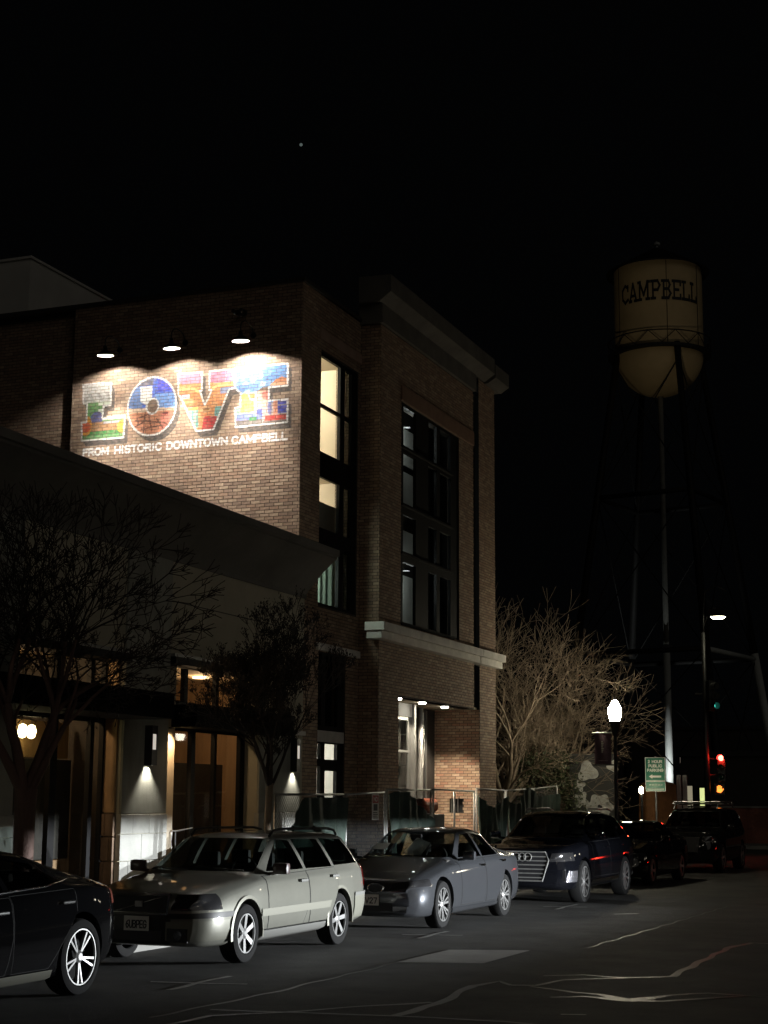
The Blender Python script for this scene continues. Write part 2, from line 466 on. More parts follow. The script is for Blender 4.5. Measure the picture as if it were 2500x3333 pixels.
def bricks_mesh(name, P, lst, colors=None, paint=None):
    V = []; F = []; C = []; jobs = []
    for i, (a, b, c, d, k) in enumerate(lst):
        n = 0.006 + rng.uniform(-0.001, 0.002)
        t = rng.uniform(-0.0006, 0.0006, 4)
        base = brick_color() if colors is None else colors[i]
        nx = nz = 1
        if paint is not None: nx, nz = paint.res(a, b, c, d)
        s = len(V)
        if nx == 1 and nz == 1:
            V += [P(a, -0.002, c), P(b, -0.002, c), P(b, -0.002, d), P(a, -0.002, d),
                  P(a + .003, n + t[0], c + .002), P(b - .003, n + t[1], c + .002), P(b - .003, n + t[2], d - .002), P(a + .003, n + t[3], d - .002)]
            F += [(s + 4, s + 5, s + 6, s + 7), (s, s + 1, s + 5, s + 4), (s + 1, s + 2, s + 6, s + 5), (s + 2, s + 3, s + 7, s + 6), (s + 3, s, s + 4, s + 7)]
            C += [base] * 8
        else:
            uu = np.linspace(a, b, nx + 1); zz = np.linspace(c, d, nz + 1)
            U, Z = np.meshgrid(uu, zz)
            jobs.append((len(V), U.ravel(), Z.ravel()))
            for u, z in zip(U.ravel(), Z.ravel()): V.append(P(u, n, z))
            C += [base] * U.size
            for j in range(nz):
                for i2 in range(nx):
                    q = s + j * (nx + 1) + i2
                    F.append((q, q + 1, q + nx + 2, q + nx + 1))
            s2 = len(V)
            V += [P(a, -0.002, c), P(b, -0.002, c), P(b, -0.002, d), P(a, -0.002, d)]
            C += [base * 0.8] * 4
            tl, tr, br_, bl = s + nz * (nx + 1), s + nz * (nx + 1) + nx, s + nx, s
            F += [(s2, s2 + 1, br_, bl), (s2 + 1, s2 + 2, tr, br_), (s2 + 2, s2 + 3, tl, tr), (s2 + 3, s2, bl, tl)]
    me = bpy.data.meshes.new(name)
    me.from_pydata(V, [], F)
    ca = me.color_attributes.new('col', 'FLOAT_COLOR', 'POINT')
    arr = np.ones((len(V), 4), dtype=np.float32); arr[:, :3] = np.array(C)
    if jobs:
        ix = np.concatenate([np.arange(j[0], j[0] + len(j[1])) for j in jobs])
        arr[ix, :3] = paint.color(np.concatenate([j[1] for j in jobs]), np.concatenate([j[2] for j in jobs]), arr[ix, :3].astype(float))
    ca.data.foreach_set('color', arr.ravel())
    me.update()
    return me

def flat_color(me, c):
    ca = me.color_attributes.new('col', 'FLOAT_COLOR', 'POINT')
    ca.data.foreach_set('color', np.tile(np.array([*c, 1], dtype=np.float32), len(me.vertices)))

# ------------------------------------------------------------------ the painted mural (paint colours only)
GLYPH = {
 'F': (.72, [((0, 0), (0, 1)), ((0, 1), (1, 1)), ((0, .52), (.8, .52))]), 'R': (.85, [((0, 0), (0, 1)), ((0, 1), (.8, 1)), ((.8, 1), (1, .78)), ((1, .78), (.8, .5)), ((.8, .5), (0, .5)), ((.5, .5), (1, 0))]),
 'O': (.95, [((.3, 0), (.7, 0)), ((.7, 0), (1, .3)), ((1, .3), (1, .7)), ((1, .7), (.7, 1)), ((.7, 1), (.3, 1)), ((.3, 1), (0, .7)), ((0, .7), (0, .3)), ((0, .3), (.3, 0))]),
 'M': (1.1, [((0, 0), (0, 1)), ((0, 1), (.5, .2)), ((.5, .2), (1, 1)), ((1, 1), (1, 0))]), 'H': (.85, [((0, 0), (0, 1)), ((1, 0), (1, 1)), ((0, .5), (1, .5))]),
 'I': (.3, [((.5, 0), (.5, 1))]), 'S': (.8, [((1, .85), (.75, 1)), ((.75, 1), (.25, 1)), ((.25, 1), (0, .8)), ((0, .8), (.2, .55)), ((.2, .55), (.8, .45)), ((.8, .45), (1, .2)), ((1, .2), (.75, 0)), ((.75, 0), (.2, 0)), ((.2, 0), (0, .15))]),
 'T': (.8, [((.5, 0), (.5, 1)), ((0, 1), (1, 1))]), 'C': (.85, [((1, .8), (.7, 1)), ((.7, 1), (.3, 1)), ((.3, 1), (0, .7)), ((0, .7), (0, .3)), ((0, .3), (.3, 0)), ((.3, 0), (.7, 0)), ((.7, 0), (1, .2))]),
 'D': (.88, [((0, 0), (0, 1)), ((0, 1), (.65, 1)), ((.65, 1), (1, .7)), ((1, .7), (1, .3)), ((1, .3), (.65, 0)), ((.65, 0), (0, 0))]), 'W': (1.25, [((0, 1), (.25, 0)), ((.25, 0), (.5, .8)), ((.5, .8), (.75, 0)), ((.75, 0), (1, 1))]),
 'N': (.9, [((0, 0), (0, 1)), ((0, 1), (1, 0)), ((1, 0), (1, 1))]), 'A': (.95, [((0, 0), (.5, 1)), ((.5, 1), (1, 0)), ((.2, .32), (.8, .32))]),
 'P': (.8, [((0, 0), (0, 1)), ((0, 1), (.8, 1)), ((.8, 1), (1, .75)), ((1, .75), (.8, .46)), ((.8, .46), (0, .46))]),
 'B': (.85, [((0, 0), (0, 1)), ((0, 1), (.75, 1)), ((.75, 1), (.95, .77)), ((.95, .77), (.75, .53)), ((.75, .53), (0, .53)), ((.75, .53), (1, .27)), ((1, .27), (.75, 0)), ((.75, 0), (0, 0))]),
 'E': (.75, [((0, 0), (0, 1)), ((0, 1), (1, 1)), ((0, .5), (.85, .5)), ((0, 0), (1, 0))]), 'L': (.72, [((0, 0), (0, 1)), ((0, 0), (1, 0))]),
 'U': (.85, [((0, 1), (0, .3)), ((0, .3), (.3, 0)), ((.3, 0), (.7, 0)), ((.7, 0), (1, .3)), ((1, .3), (1, 1))]), 'K': (.85, [((0, 0), (0, 1)), ((1, 1), (0, .4)), ((.35, .6), (1, 0))]),
 'G': (.9, [((1, .8), (.7, 1)), ((.7, 1), (.3, 1)), ((.3, 1), (0, .7)), ((0, .7), (0, .3)), ((0, .3), (.3, 0)), ((.3, 0), (.7, 0)), ((.7, 0), (1, .25)), ((1, .25), (1, .48)), ((1, .48), (.55, .48))]),
 'V': (.9, [((0, 1), (.5, 0)), ((.5, 0), (1, 1))]), '2': (.75, [((0, .8), (.3, 1)), ((.3, 1), (.75, 1)), ((.75, 1), (1, .75)), ((1, .75), (0, 0)), ((0, 0), (1, 0))]), '7': (.75, [((0, 1), (1, 1)), ((1, 1), (.4, 0))]), '6': (.75, [((.9, 1), (.3, .8)), ((.3, .8), (0, .35)), ((0, .35), (.3, 0)), ((.3, 0), (.75, 0)), ((.75, 0), (1, .28)), ((1, .28), (.7, .55)), ((.7, .55), (.05, .45))]),
}
def text_segs(txt, x0, x1, z0, h, wt):
    """stroke segments of a word fitted between x0 and x1"""
    gap = 0.30
    tot = sum(GLYPH[c][0] for c in txt) + gap * (len(txt) - 1)
    s = (x1 - x0 - wt) / tot
    x = x0 + wt / 2
    segs = []
    for c in txt:
        wd, st = GLYPH[c]
        for a, b in st:
            segs.append(((x + a[0] * wd * s, z0 + wt / 2 + a[1] * (h - wt)), (x + b[0] * wd * s, z0 + wt / 2 + b[1] * (h - wt))))
        x += (wd + gap) * s
    return segs

def seg_mesh(segs, wt, P):
    """flat strokes as quads with square ends; P(x, z, layer) maps to a point"""
    m = MB()
    for i, (a, b) in enumerate(segs):
        dx, dz = b[0] - a[0], b[1] - a[1]
        l = math.hypot(dx, dz) or 1
        ex, ez = dx / l * wt / 2, dz / l * wt / 2
        nx, nz = -ez, ex
        k = (i % 7)
        m.quad(P(a[0] - ex - nx, a[1] - ez - nz, k), P(b[0] + ex - nx, b[1] + ez - nz, k), P(b[0] + ex + nx, b[1] + ez + nz, k), P(a[0] - ex + nx, a[1] - ez + nz, k))
    return m

MUR = {
'L': [(-17.978, 10.376), (-17.303, 10.359), (-17.296, 9.883), (-17.464, 9.89), (-17.488, 9.615), (-16.951, 9.634), (-16.963, 9.165), (-17.962, 9.172), (-17.98, 9.561), (-17.864, 9.564), (-17.864, 9.964), (-17.959, 9.964)],
'V': [(-15.734, 10.399), (-15.18, 10.378), (-15.173, 10.006), (-15.216, 10.001), (-15.095, 9.685), (-14.946, 9.986), (-15.006, 10.0), (-15.009, 10.383), (-14.487, 10.376), (-14.422, 9.981), (-14.559, 9.968), (-14.886, 9.17), (-15.274, 9.167), (-15.671, 9.931), (-15.71, 9.951)],
'E': [(-14.433, 10.397), (-13.257, 10.378), (-13.258, 9.935), (-13.669, 9.939), (-13.663, 9.663), (-13.466, 9.658), (-13.252, 9.652), (-13.252, 9.189), (-14.392, 9.181), (-14.412, 9.577), (-14.293, 9.583), (-14.301, 9.878), (-14.422, 9.99)],
'Orect': [(-16.605, 10.201), (-16.327, 10.2), (-16.318, 9.956), (-16.46, 9.812), (-16.593, 9.886)],
'Vred': [(-15.106, 9.458), (-14.811, 9.442), (-14.886, 9.179), (-15.154, 9.192)],
'Vpink': [(-15.734, 10.399), (-15.18, 10.378), (-15.174, 10.159), (-15.717, 10.183)],
'Vpink2': [(-15.009, 10.383), (-14.487, 10.376), (-14.435, 10.126), (-15.006, 10.144)],
'Vyel': [(-15.723, 10.072), (-15.395, 10.069), (-15.214, 9.959), (-14.947, 10.003), (-14.819, 10.076), (-14.434, 10.075)],
'Vteal': [(-15.495, 9.677), (-15.252, 9.656), (-15.221, 9.248), (-15.313, 9.221)],
'Vteal2': [(-14.862, 9.64), (-14.688, 9.642), (-14.774, 9.43), (-14.875, 9.422)],
'Ehill': [(-13.652, 9.971), (-13.511, 10.092), (-13.386, 10.131), (-13.26, 10.086), (-13.258, 9.935)],
'Eyel': [(-14.29, 9.81), (-14.228, 9.872), (-14.136, 9.847), (-14.079, 9.724), (-13.988, 9.683), (-13.992, 9.466), (-14.29, 9.457)],
'Epink': [(-13.955, 9.847), (-13.813, 9.952), (-13.669, 9.939), (-13.672, 9.656), (-13.75, 9.529), (-13.93, 9.536)],
'Eblue': [(-13.466, 9.646), (-13.261, 9.64), (-13.261, 9.388), (-13.461, 9.396)],
'Eblue2': [(-13.929, 9.511), (-13.804, 9.517), (-13.801, 9.383), (-13.926, 9.36)],
'Ered': [(-13.746, 9.362), (-13.282, 9.357), (-13.28, 9.257), (-13.744, 9.254)],
'Esal': [(-13.564, 9.646), (-13.475, 9.647), (-13.469, 9.372), (-13.558, 9.363)],
'Egreen': [(-14.088, 9.357), (-13.926, 9.36), (-13.924, 9.277), (-14.087, 9.282)],
'Ebot': [(-14.391, 9.483), (-13.801, 9.383), (-13.796, 9.167), (-14.383, 9.189)],
'Etan': [(-14.394, 9.583), (-14.293, 9.583), (-14.289, 9.424), (-14.389, 9.415)],
'Ehbot': [(-14.109, 9.844), (-13.973, 9.841), (-13.971, 9.732), (-14.07, 9.723)],
}
WORDS = [('FROM', -17.925, -17.30), ('HISTORIC', -17.175, -16.057), ('DOWNTOWN', -15.957, -14.554), ('CAMPBELL', -14.472, -13.234)]
TEXT = []
for wd_, a_, b_ in WORDS: TEXT += text_segs(wd_, a_, b_, 8.828, 0.172, 0.038)

def inpoly(x, z, poly):
    r = np.zeros(x.shape, bool)
    n = len(poly)
    for i in range(n):
        x0, z0 = poly[i]; x1, z1 = poly[(i + 1) % n]
        if z0 == z1: continue
        c = ((z0 > z) != (z1 > z)) & (x < (x1 - x0) * (z - z0) / (z1 - z0) + x0)
        r ^= c
    return r
def dseg(x, z, segs):
    d = np.full(x.shape, 9.0)
    for (ax, az), (bx, bz) in segs:
        vx, vz = bx - ax, bz - az
        t = np.clip(((x - ax) * vx + (z - az) * vz) / (vx * vx + vz * vz + 1e-12), 0, 1)
        d = np.minimum(d, np.hypot(x - ax - t * vx, z - az - t * vz))
    return d
def ell(x, z, cx, cz, rx, rz): return np.hypot((x - cx) / rx, (z - cz) / rz)
def loop(p): return [(p[i], p[(i + 1) % len(p)]) for i in range(len(p))]

class Mural:
    def res(s, a, b, c, d):
        if b < -18.15 or c > 10.55 or d < 8.78: return 1, 1
        if d > 8.80 and c < 9.02: return max(2, int((b - a) / 0.0095)), 7
        if c > 9.05: return max(2, int((b - a) / 0.015)), 4
        return 1, 1
    def color(s, x, z, base):
        n = len(x)
        c = np.array(base, float)
        al = np.zeros(n)
        def put(mask, rgb):
            c[mask] = rgb; al[mask] = 1
        # painted depth of the letters: grey blocks to the lower right
        sh = np.array((.075, .073, .07))
        for dx, dz in ((0.02, -0.03), (0.045, -0.065), (0.07, -0.10), (0.09, -0.13)):
            for kk in 'LVE': put(inpoly(x - dx, z - dz, MUR[kk]), sh)
            put((ell(x - dx, z - dz, -16.32, 9.77, .565, .61) < 1), sh)
        # L
        m = inpoly(x, z, MUR['L'])
        put(m, (.42, .42, .39)); put(m & (z < 10.16) & (np.sin(x * 31 + z * 23) > .35), (.30, .31, .29))
        put(m & (z < 9.97), (.10, .27, .09)); put(m & (z < 9.97) & (x > -17.60) & (np.sin(z * 40) > -.2), (.52, .58, .45))
        put(m & (ell(x, z, -17.62, 9.62, .15, .15) < 1), (.08, .10, .26))
        put(m & (z < 9.545), (.30, .15, .065)); put(m & (z < 9.545) & (x > -17.45) & (z > 9.49), (.32, .32, .36))
        put(m & (z < 9.345), (.035, .20, .05)); put(m & (z < 9.25), (.11, .30, .11))
        put(m & (ell(x, z, -17.87, 9.48, .135, .215) < 1), (.62, .27, .03)); put(m & (ell(x, z, -17.87, 9.45, .12, .11) < 1), (.55, .09, .035))
        put(m & (ell(x, z, -16.975, 9.405, .155, .14) < 1), (.66, .34, .035))
        # O
        e = ell(x, z, -16.32, 9.77, .565, .61); ei = ell(x, z, -16.303, 9.772, .14, .16)
        m = (e < 1)
        up = z > 9.735 - (x + 16.32) * .05
        put(m & up, (.055, .13, .50)); put(m & up & (x > -16.2) & (z > 10.06), (.035, .06, .52)); put(m & up & (x > -16.25) & (z < 10.02), (.14, .30, .62))
        put(m & up & (x < -16.55), (.10, .20, .42)); put(m & up & (z > 10.22) & (x < -16.3), (.10, .11, .16))
        put(m & inpoly(x, z, MUR['Orect']), (.70, .69, .62))
        put(m & ~up, (.55, .22, .12)); put(m & ~up & (z > 9.66), (.62, .46, .32)); put(m & ~up & (x > -16.1) & (z < 9.62), (.56, .17, .12))
        put(m & ~up & (ell(x, z, -16.0, 9.6, .07, .03) < 1), (.20, .03, .03))
        lines = [((-16.47, 9.66), (-16.5, 9.23)), ((-16.7, 9.5), (-16.1, 9.42)), ((-16.62, 9.4), (-16.66, 9.55)), ((-16.38, 9.62), (-16.36, 9.45)), ((-16.62, 9.55), (-16.35, 9.62)), ((-16.55, 9.3), (-16.1, 9.35)), ((-16.2, 9.5), (-16.05, 9.3)), ((-16.35, 9.45), (-16.3, 9.25)), ((-16.75, 9.35), (-16.5, 9.45)), ((-16.05, 9.42), (-15.9, 9.33))]
        put(m & ~up & (dseg(x, z, lines) < .014), (.12, .04, .03))
        put(ei < 1, base[ei < 1] * .55)
        # V
        m = inpoly(x, z, MUR['V'])
        put(m, (.62, .24, .085)); put(m & (z < 9.9) & (np.sin(x * 17) * np.sin(z * 29) > .3), (.66, .32, .14))
        put(m & (z > 10.05), (.52, .27, .09))
        put(m & inpoly(x, z, MUR['Vpink']), (.55, .22, .33)); put(m & inpoly(x, z, MUR['Vpink2']), (.45, .16, .26))
        put(m & inpoly(x, z, MUR['Vpink2']) & (x > -14.65), (.62, .26, .42))
        put(m & inpoly(x, z, MUR['Vteal']), (.30, .40, .33)); put(m & inpoly(x, z, MUR['Vteal']) & (np.sin(x * 60) > .2), (.10, .30, .27))
        put(m & inpoly(x, z, MUR['Vteal2']), (.13, .36, .33)); put(m & inpoly(x, z, MUR['Vred']), (.48, .03, .035))
        put(m & (ell(x, z, -15.08, 9.6, .12, .07) < 1), (.68, .38, .18)); put(m & (ell(x, z, -15.06, 9.6, .07, .025) < 1), (.35, .16, .05))
        put(m & (z < 9.74) & (z > 9.68) & (x < -15.2), (.28, .12, .04)); put(m & (z < 9.66) & (z > 9.60) & (x < -15.25), (.66, .52, .10))
        put(m & (z < 10.02) & (z > 9.9) & (x > -14.75), (.20, .25, .42)); put(m & (z < 9.95) & (z > 9.86) & (x < -15.45), (.58, .45, .55))
        yv = MUR['Vyel']
        put(m & (dseg(x, z, [(yv[i], yv[i + 1]) for i in range(5)]) < .028), (.72, .55, .20))
        # E
        m = inpoly(x, z, MUR['E'])
        put(m, (.19, .38, .66)); put(m & (np.sin(x * 9 + z * 21) * np.sin(x * 23 - z * 13) > .25) & (z > 9.85), (.62, .68, .70))
        put(m & (x > -13.8) & (z > 10.05), (.10, .26, .55)); put(m & (z < 10.02) & (z > 9.9) & (x < -13.9), (.13, .28, .60))
        put(m & inpoly(x, z, MUR['Ehill']), (.45, .15, .06)); put(m & inpoly(x, z, MUR['Ehill']) & (z < 10.02), (.66, .33, .18))
        put(m & (z < 9.62), (.40, .33, .30)); put(m & inpoly(x, z, MUR['Ebot']), (.17, .155, .15)); put(m & inpoly(x, z, MUR['Ebot']) & (z > 9.3), (.14, .2, .48))
        put(m & inpoly(x, z, MUR['Etan']), (.22, .44, .34)); put(m & inpoly(x, z, MUR['Ehbot']), (.42, .20, .06))
        put(m & inpoly(x, z, MUR['Eyel']), (.74, .66, .10)); put(m & inpoly(x, z, MUR['Epink']), (.66, .36, .28))
        put(m & inpoly(x, z, MUR['Epink']) & (z > 9.88), (.16, .10, .07)); put(m & inpoly(x, z, MUR['Epink']) & (x > -13.8) & (z > 9.7) & (z < 9.85), (.60, .15, .12))
        put(m & inpoly(x, z, MUR['Eblue']), (.035, .06, .40)); put(m & inpoly(x, z, MUR['Eblue']) & (z < 9.57) & (z > 9.535), (.5, .5, .55)); put(m & inpoly(x, z, MUR['Eblue2']), (.06, .10, .40))
        put(m & inpoly(x, z, MUR['Esal']), (.66, .28, .18)); put(m & inpoly(x, z, MUR['Ered']), (.55, .04, .035)); put(m & inpoly(x, z, MUR['Egreen']), (.03, .22, .08))
        put(m & (ell(x, z, -13.64, 9.5, .05, .13) < 1), (.12, .14, .32)); put(m & (z < 9.255) & (x > -13.78), (.14, .12, .11))
        put(m & (ell(x, z, -14.22, 9.6, .016, .03) < 1), (.1, .09, .03)); put(m & (ell(x, z, -14.17, 9.61, .016, .03) < 1), (.1, .09, .03)); put(m & (ell(x, z, -14.04, 9.64, .016, .016) < 1), (.1, .09, .03))
        # white outlines
        o = np.minimum.reduce([dseg(x, z, loop(MUR[kk])) for kk in 'LVE'])
        o = np.minimum(o, np.abs(e - 1) * .58)
        put(o < .019, (.74, .73, .69))
        put((np.abs(ei - 1) * .14 < .016), (.68, .68, .64))
        # lettering
        t = dseg(x, z, TEXT)
        put(t < .0205, (.84, .83, .80))
        # the old wall shows through the paint here and there
        wn = .78 + .22 * np.sin(x * 37.7 + np.sin(z * 19) * 2) * np.sin(z * 53.1)
        k = (al * np.clip(wn + .12, 0, 1) * .92)[:, None]
        return c * k + base * (1 - k)
MURAL = Mural()

# ================================================================== brick building
def put(mb, name, mat, root, **k):
    o = mb.build(name, mat, root, **k)
    if root is not None and root.type == 'EMPTY': o.location = -root.location
    return o
def put_me(me, name, mat, root, kind=None):
    o = link(name, me, mat, root)
    if root.type == 'EMPTY': o.location = -root.location
    if kind: o['kind'] = kind
    return o

BB = empty('brick_building', (-12.96, 28.1, 0.15))
tag(BB, 'tall brown brick building with a painted LOVE mural lit by three wall lamps', 'building')
PM = lambda u, n, z: (u, 28.1 - n, z)
PL = lambda u, n, z: (u, 28.28 - n, z)
PF = lambda u, n, z: (-12.96 + n, u, z)
PR = lambda u, n, z: (u, 31.15 - n, z)
PB = lambda u, n, z: (-12.5 + n, u, z)
PP = lambda u, n, z: (-12.46 + n, u, z)
PE = lambda u, n, z: (u, 37.72 - n, z)
H_MAIN = [(29.04, 31.02, 5.66, 10.88), (29.10, 30.48, 0.9, 4.76)]
H_BAY = [(32.4, 36.3, 5.63, 10.57), (32.32, 37.4, 0.15, 4.05)]
NICHE = (-13.24, -12.90, 1.58, 1.91)
def mortared(name, P, u0, u1, z0, z1, holes, reveal, root=BB):
    me = wall(P, u0, u1, z0, z1, holes, reveal).mesh(name)
    flat_color(me, (.075, .062, .05))
    return put_me(me, name, MAT['mortar'], root)
mural_wall = mortared('mural_wall', PM, -18.24, -12.96, 4.6, 12.05, [], 0.1)
tag(mural_wall, 'lit brick side wall painted with the word LOVE')
side_wall = mortared('side_wall', PL, -33, -18.242, 4.6, 11.95, [], 0.1)
front_wall = mortared('front_wall', PF, 28.1, 31.15, 0.15, 12.05, H_MAIN, 0.22)
bay_side = mortared('bay_side_wall', PR, -12.96, -12.5, 0.15, 12.0, [], 0.1)
bay_wall = mortared('bay_wall', PB, 31.15, 37.4, 0.15, 12.0, H_BAY, 0.30)
corner_pier = mortared('corner_pier', PP, 37.72, 39.0, 0.15, 12.4, [], 0.1)
entry_pier = mortared('entrance_side_wall', PE, -13.63, -12.46, 0.15, 4.05, [NICHE], 0.12)
m = MB(); m.box(-12.60, -12.56, 37.4, 37.72, 4.05, 12.0); put(m, 'vertical_joint', MAT['coping'], BB)
m = MB(); m.box(-33, -12.47, 38.99, 39.0, 0.15, 12.3); put(m, 'rear_wall', MAT['coping'], BB)

# bricks: single ones where the photograph shows them best, the rest as one mass
lm = brick_list(-18.24, -12.96, 4.6, 12.05, [], -0.004)
le = brick_list(-13.63, -12.46, 0.15, 4.05, [NICHE], 0.02)
full = lambda b: abs((b[1] - b[0]) - (BLEN - JOINT)) < 0.002 and abs((b[3] - b[2]) - (COURSE - JOINT)) < 0.002
pick_m = [b for b in lm if full(b) and 6.6 < b[2] < 8.76 and b[0] > -14.35][-155:]
pick_e = [b for b in le if full(b) and b[2] > 1.25][:145]
sm, se = set(pick_m), set(pick_e)
EPAL = np.array([(.36, .225, .145), (.42, .28, .185), (.30, .175, .11), (.46, .33, .225), (.36, .15, .095), (.52, .39, .27), (.34, .21, .14)])
EPAL = EPAL * .55 + EPAL.mean(0) * .45
variants = []
for c in PAL: variants.append(bricks_mesh('brick', lambda u, n, z: (u, -n, z), [(-(BLEN - JOINT) / 2, (BLEN - JOINT) / 2, -(COURSE - JOINT) / 2, (COURSE - JOINT) / 2, 0)], [(c * .5 + PAL.mean(0) * .5) * rng.uniform(.95, 1.1) * 1.06]))
evariants = []
for c in EPAL: evariants.append(bricks_mesh('brick', lambda u, n, z: (u, -n, z), [(-(BLEN - JOINT) / 2, (BLEN - JOINT) / 2, -(COURSE - JOINT) / 2, (COURSE - JOINT) / 2, 0)], [c * rng.uniform(.9, 1.1)]))
for me in variants + evariants: me.materials.append(MAT['brick'])
for lst, par, y, var in ((pick_m, mural_wall, 28.1, variants), (pick_e, entry_pier, 37.72, evariants)):
    for a, b, c, d, k in lst:
        o = bpy.data.objects.new('brick', var[rng.integers(len(var))])
        o.parent = par
        o.location = ((a + b) / 2, y, (c + d) / 2)
        col.objects.link(o)
rest = bricks_mesh('brickwork', PM, [b for b in lm if b not in sm], paint=MURAL)
put_me(rest, 'brickwork', MAT['brick'], BB, 'stuff')
ecol = [EPAL[rng.integers(len(EPAL))] * rng.uniform(.85, 1.15) for b in le if b not in se]
me_l = []
def brick_part(P, *a, colors=None):
    return bricks_mesh('brickwork', P, brick_list(*a), colors)
parts = [bricks_mesh('b', PE, [b for b in le if b not in se], ecol),
         brick_part(PL, -24.5, -18.242, 8.0, 11.95, []),
         brick_part(PF, 28.1, 31.15, 0.15, 12.05, H_MAIN, 0.03),
         brick_part(PR, -12.96, -12.5, 0.15, 12.0, [], 0.05),
         brick_part(PB, 31.15, 37.4, 0.15, 12.0, H_BAY, 0.02),
         brick_part(PP, 37.72, 39.0, 0.15, 12.4, [], 0.07)]
bm = bmesh.new()
for p_ in parts:
    bm.from_mesh(p_)
    bpy.data.meshes.remove(p_)
bw = bpy.data.meshes.new('brickwork'); bm.to_mesh(bw); bm.free()
put_me(bw, 'brickwork', MAT['brick'], BB, 'stuff')

# roof, copings, cornice, stone belt
m = MB(); m.box(-33, -12.90, 28.04, 31.2, 12.05, 12.13); m.box(-33, -18.2, 28.2, 28.5, 11.95, 12.12); put(m, 'coping', MAT['coping'], BB)
m = MB(); m.box(-33, -13.0, 28.3, 39.0, 11.6, 11.7); put(m, 'roof', MAT['roofing'], BB)
m = MB(); m.cbox(-16.5, -13.3, 29.2, 30.2, 12.14, 12.27, .02); put(m, 'roof_hatch', MAT['penthouse'], BB)
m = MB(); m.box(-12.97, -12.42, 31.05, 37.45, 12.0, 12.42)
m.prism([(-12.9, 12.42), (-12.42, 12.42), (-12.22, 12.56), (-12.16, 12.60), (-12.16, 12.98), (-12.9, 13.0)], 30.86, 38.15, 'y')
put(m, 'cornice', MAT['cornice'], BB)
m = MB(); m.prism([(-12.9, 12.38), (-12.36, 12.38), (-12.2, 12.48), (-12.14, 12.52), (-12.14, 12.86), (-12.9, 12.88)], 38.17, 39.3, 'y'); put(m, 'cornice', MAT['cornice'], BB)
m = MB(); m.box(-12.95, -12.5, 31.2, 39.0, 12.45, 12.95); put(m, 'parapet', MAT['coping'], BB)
for y0, y1 in ((30.76, 37.31), (37.34, 39.16)):
    m = MB(); m.cbox(-12.64, -12.30, y0 + .06, y1 - .06 if y1 > 38 else y1, 5.15, 5.312, .012); m.cbox(-12.66, -12.22, y0, y1, 5.313, 5.49, .012)
    put(m, 'stone_belt', MAT['stone'], BB)
m = MB(); m.cbox(-12.6, -12.455, 32.35, 37.38, 10.575, 10.93, .02); put(m, 'window_lintel', M('terracotta', (.25, .15, .10), .8, var=.2, vscale=3), BB)
m = MB(); m.cbox(-13.0, -12.915, 28.95, 31.13, 11.10, 11.32, .02); put(m, 'window_lintel', M('pink_stone', (.38, .26, .2), .8, var=.15), BB)
m = MB(); m.cbox(-13.0, -12.90, 28.98, 31.14, 4.765, 4.91, .012); put(m, 'window_lintel', MAT['stone'], BB)

def window(name, root, P, rect, panes, depth, frame_mat, glass_of, thick=0.07, label=None):
    """frame with spandrels as one mesh, each pane its own sub-part"""
    m = MB()
    for a, b, c, d in holes_cells(*rect, panes):
        vs = [P(u, n, z) for n in (-depth - thick, -depth) for (u, z) in ((a, c), (b, c), (b, d), (a, d))]
        m.add(vs, [(0, 1, 2, 3), (4, 5, 6, 7), (0, 1, 5, 4), (1, 2, 6, 5), (2, 3, 7, 6), (3, 0, 4, 7)])
    fr = put(m, name, frame_mat, root)
    if label: fr['label'] = label
    for i, (a, b, c, d) in enumerate(panes):
        q = MB(); q.quad(P(a, -depth - thick * .5, c), P(b, -depth - thick * .5, c), P(b, -depth - thick * .5, d), P(a, -depth - thick * .5, d))
        q.build('pane', glass_of(i) if callable(glass_of) else glass_of, fr, recalc=False)
    return fr
rowsA = [(9.80, 10.80), (8.80, 9.74), (7.24, 8.28), (5.72, 6.90)]
pa = [(a, b, c, d) for c, d in rowsA for a, b in ((29.08, 30.12), (30.36, 30.74))]
window('window', BB, PF, (29.04, 31.02, 5.66, 10.88), pa, 0.03, MAT['black_frame'], lambda i: MAT['glass'] if i % 2 == 0 else MAT['black_glass'], label='tall black framed window with lit upper panes')
rowsB = [(9.62, 10.5), (8.32, 9.46), (7.24, 8.06), (5.68, 7.0)]
pb = [(a, b, c, d) for c, d in rowsB for a, b in ((32.62, 33.42), (34.24, 34.80), (35.02, 35.78))]
wb_ = window('window', BB, PB, (32.4, 36.3, 5.63, 10.57), pb, 0.03, MAT['black_frame'], MAT['glass'], label='tall dark window of the projecting bay')
m = MB()
for c, d in rowsB: m.box(-12.53, -12.46, 32.42, 35.85, c - .09, c - .05)
m.build('transom_ledge', MAT['black_frame'], wb_)
pc = [(29.14, 29.34, 3.3, 4.72), (29.54, 30.16, 3.3, 4.72), (29.14, 29.34, 2.64, 2.95), (29.54, 30.16, 2.64, 2.95), (29.14, 29.34, 1.0, 2.50), (29.56, 30.14, 1.0, 2.42)]
wl = window('window', BB, PF, (29.10, 30.48, 0.9, 4.76), pc, 0.03, MAT['black_frame'], lambda i: MAT['dark_glass'] if i < 2 else MAT['glass'], label='ground floor window with bright white panes')
m = MB(); m.box(-12.995, -12.97, 29.12, 30.46, 2.98, 3.2); m.build('spandrel', MAT['stone'], wl)

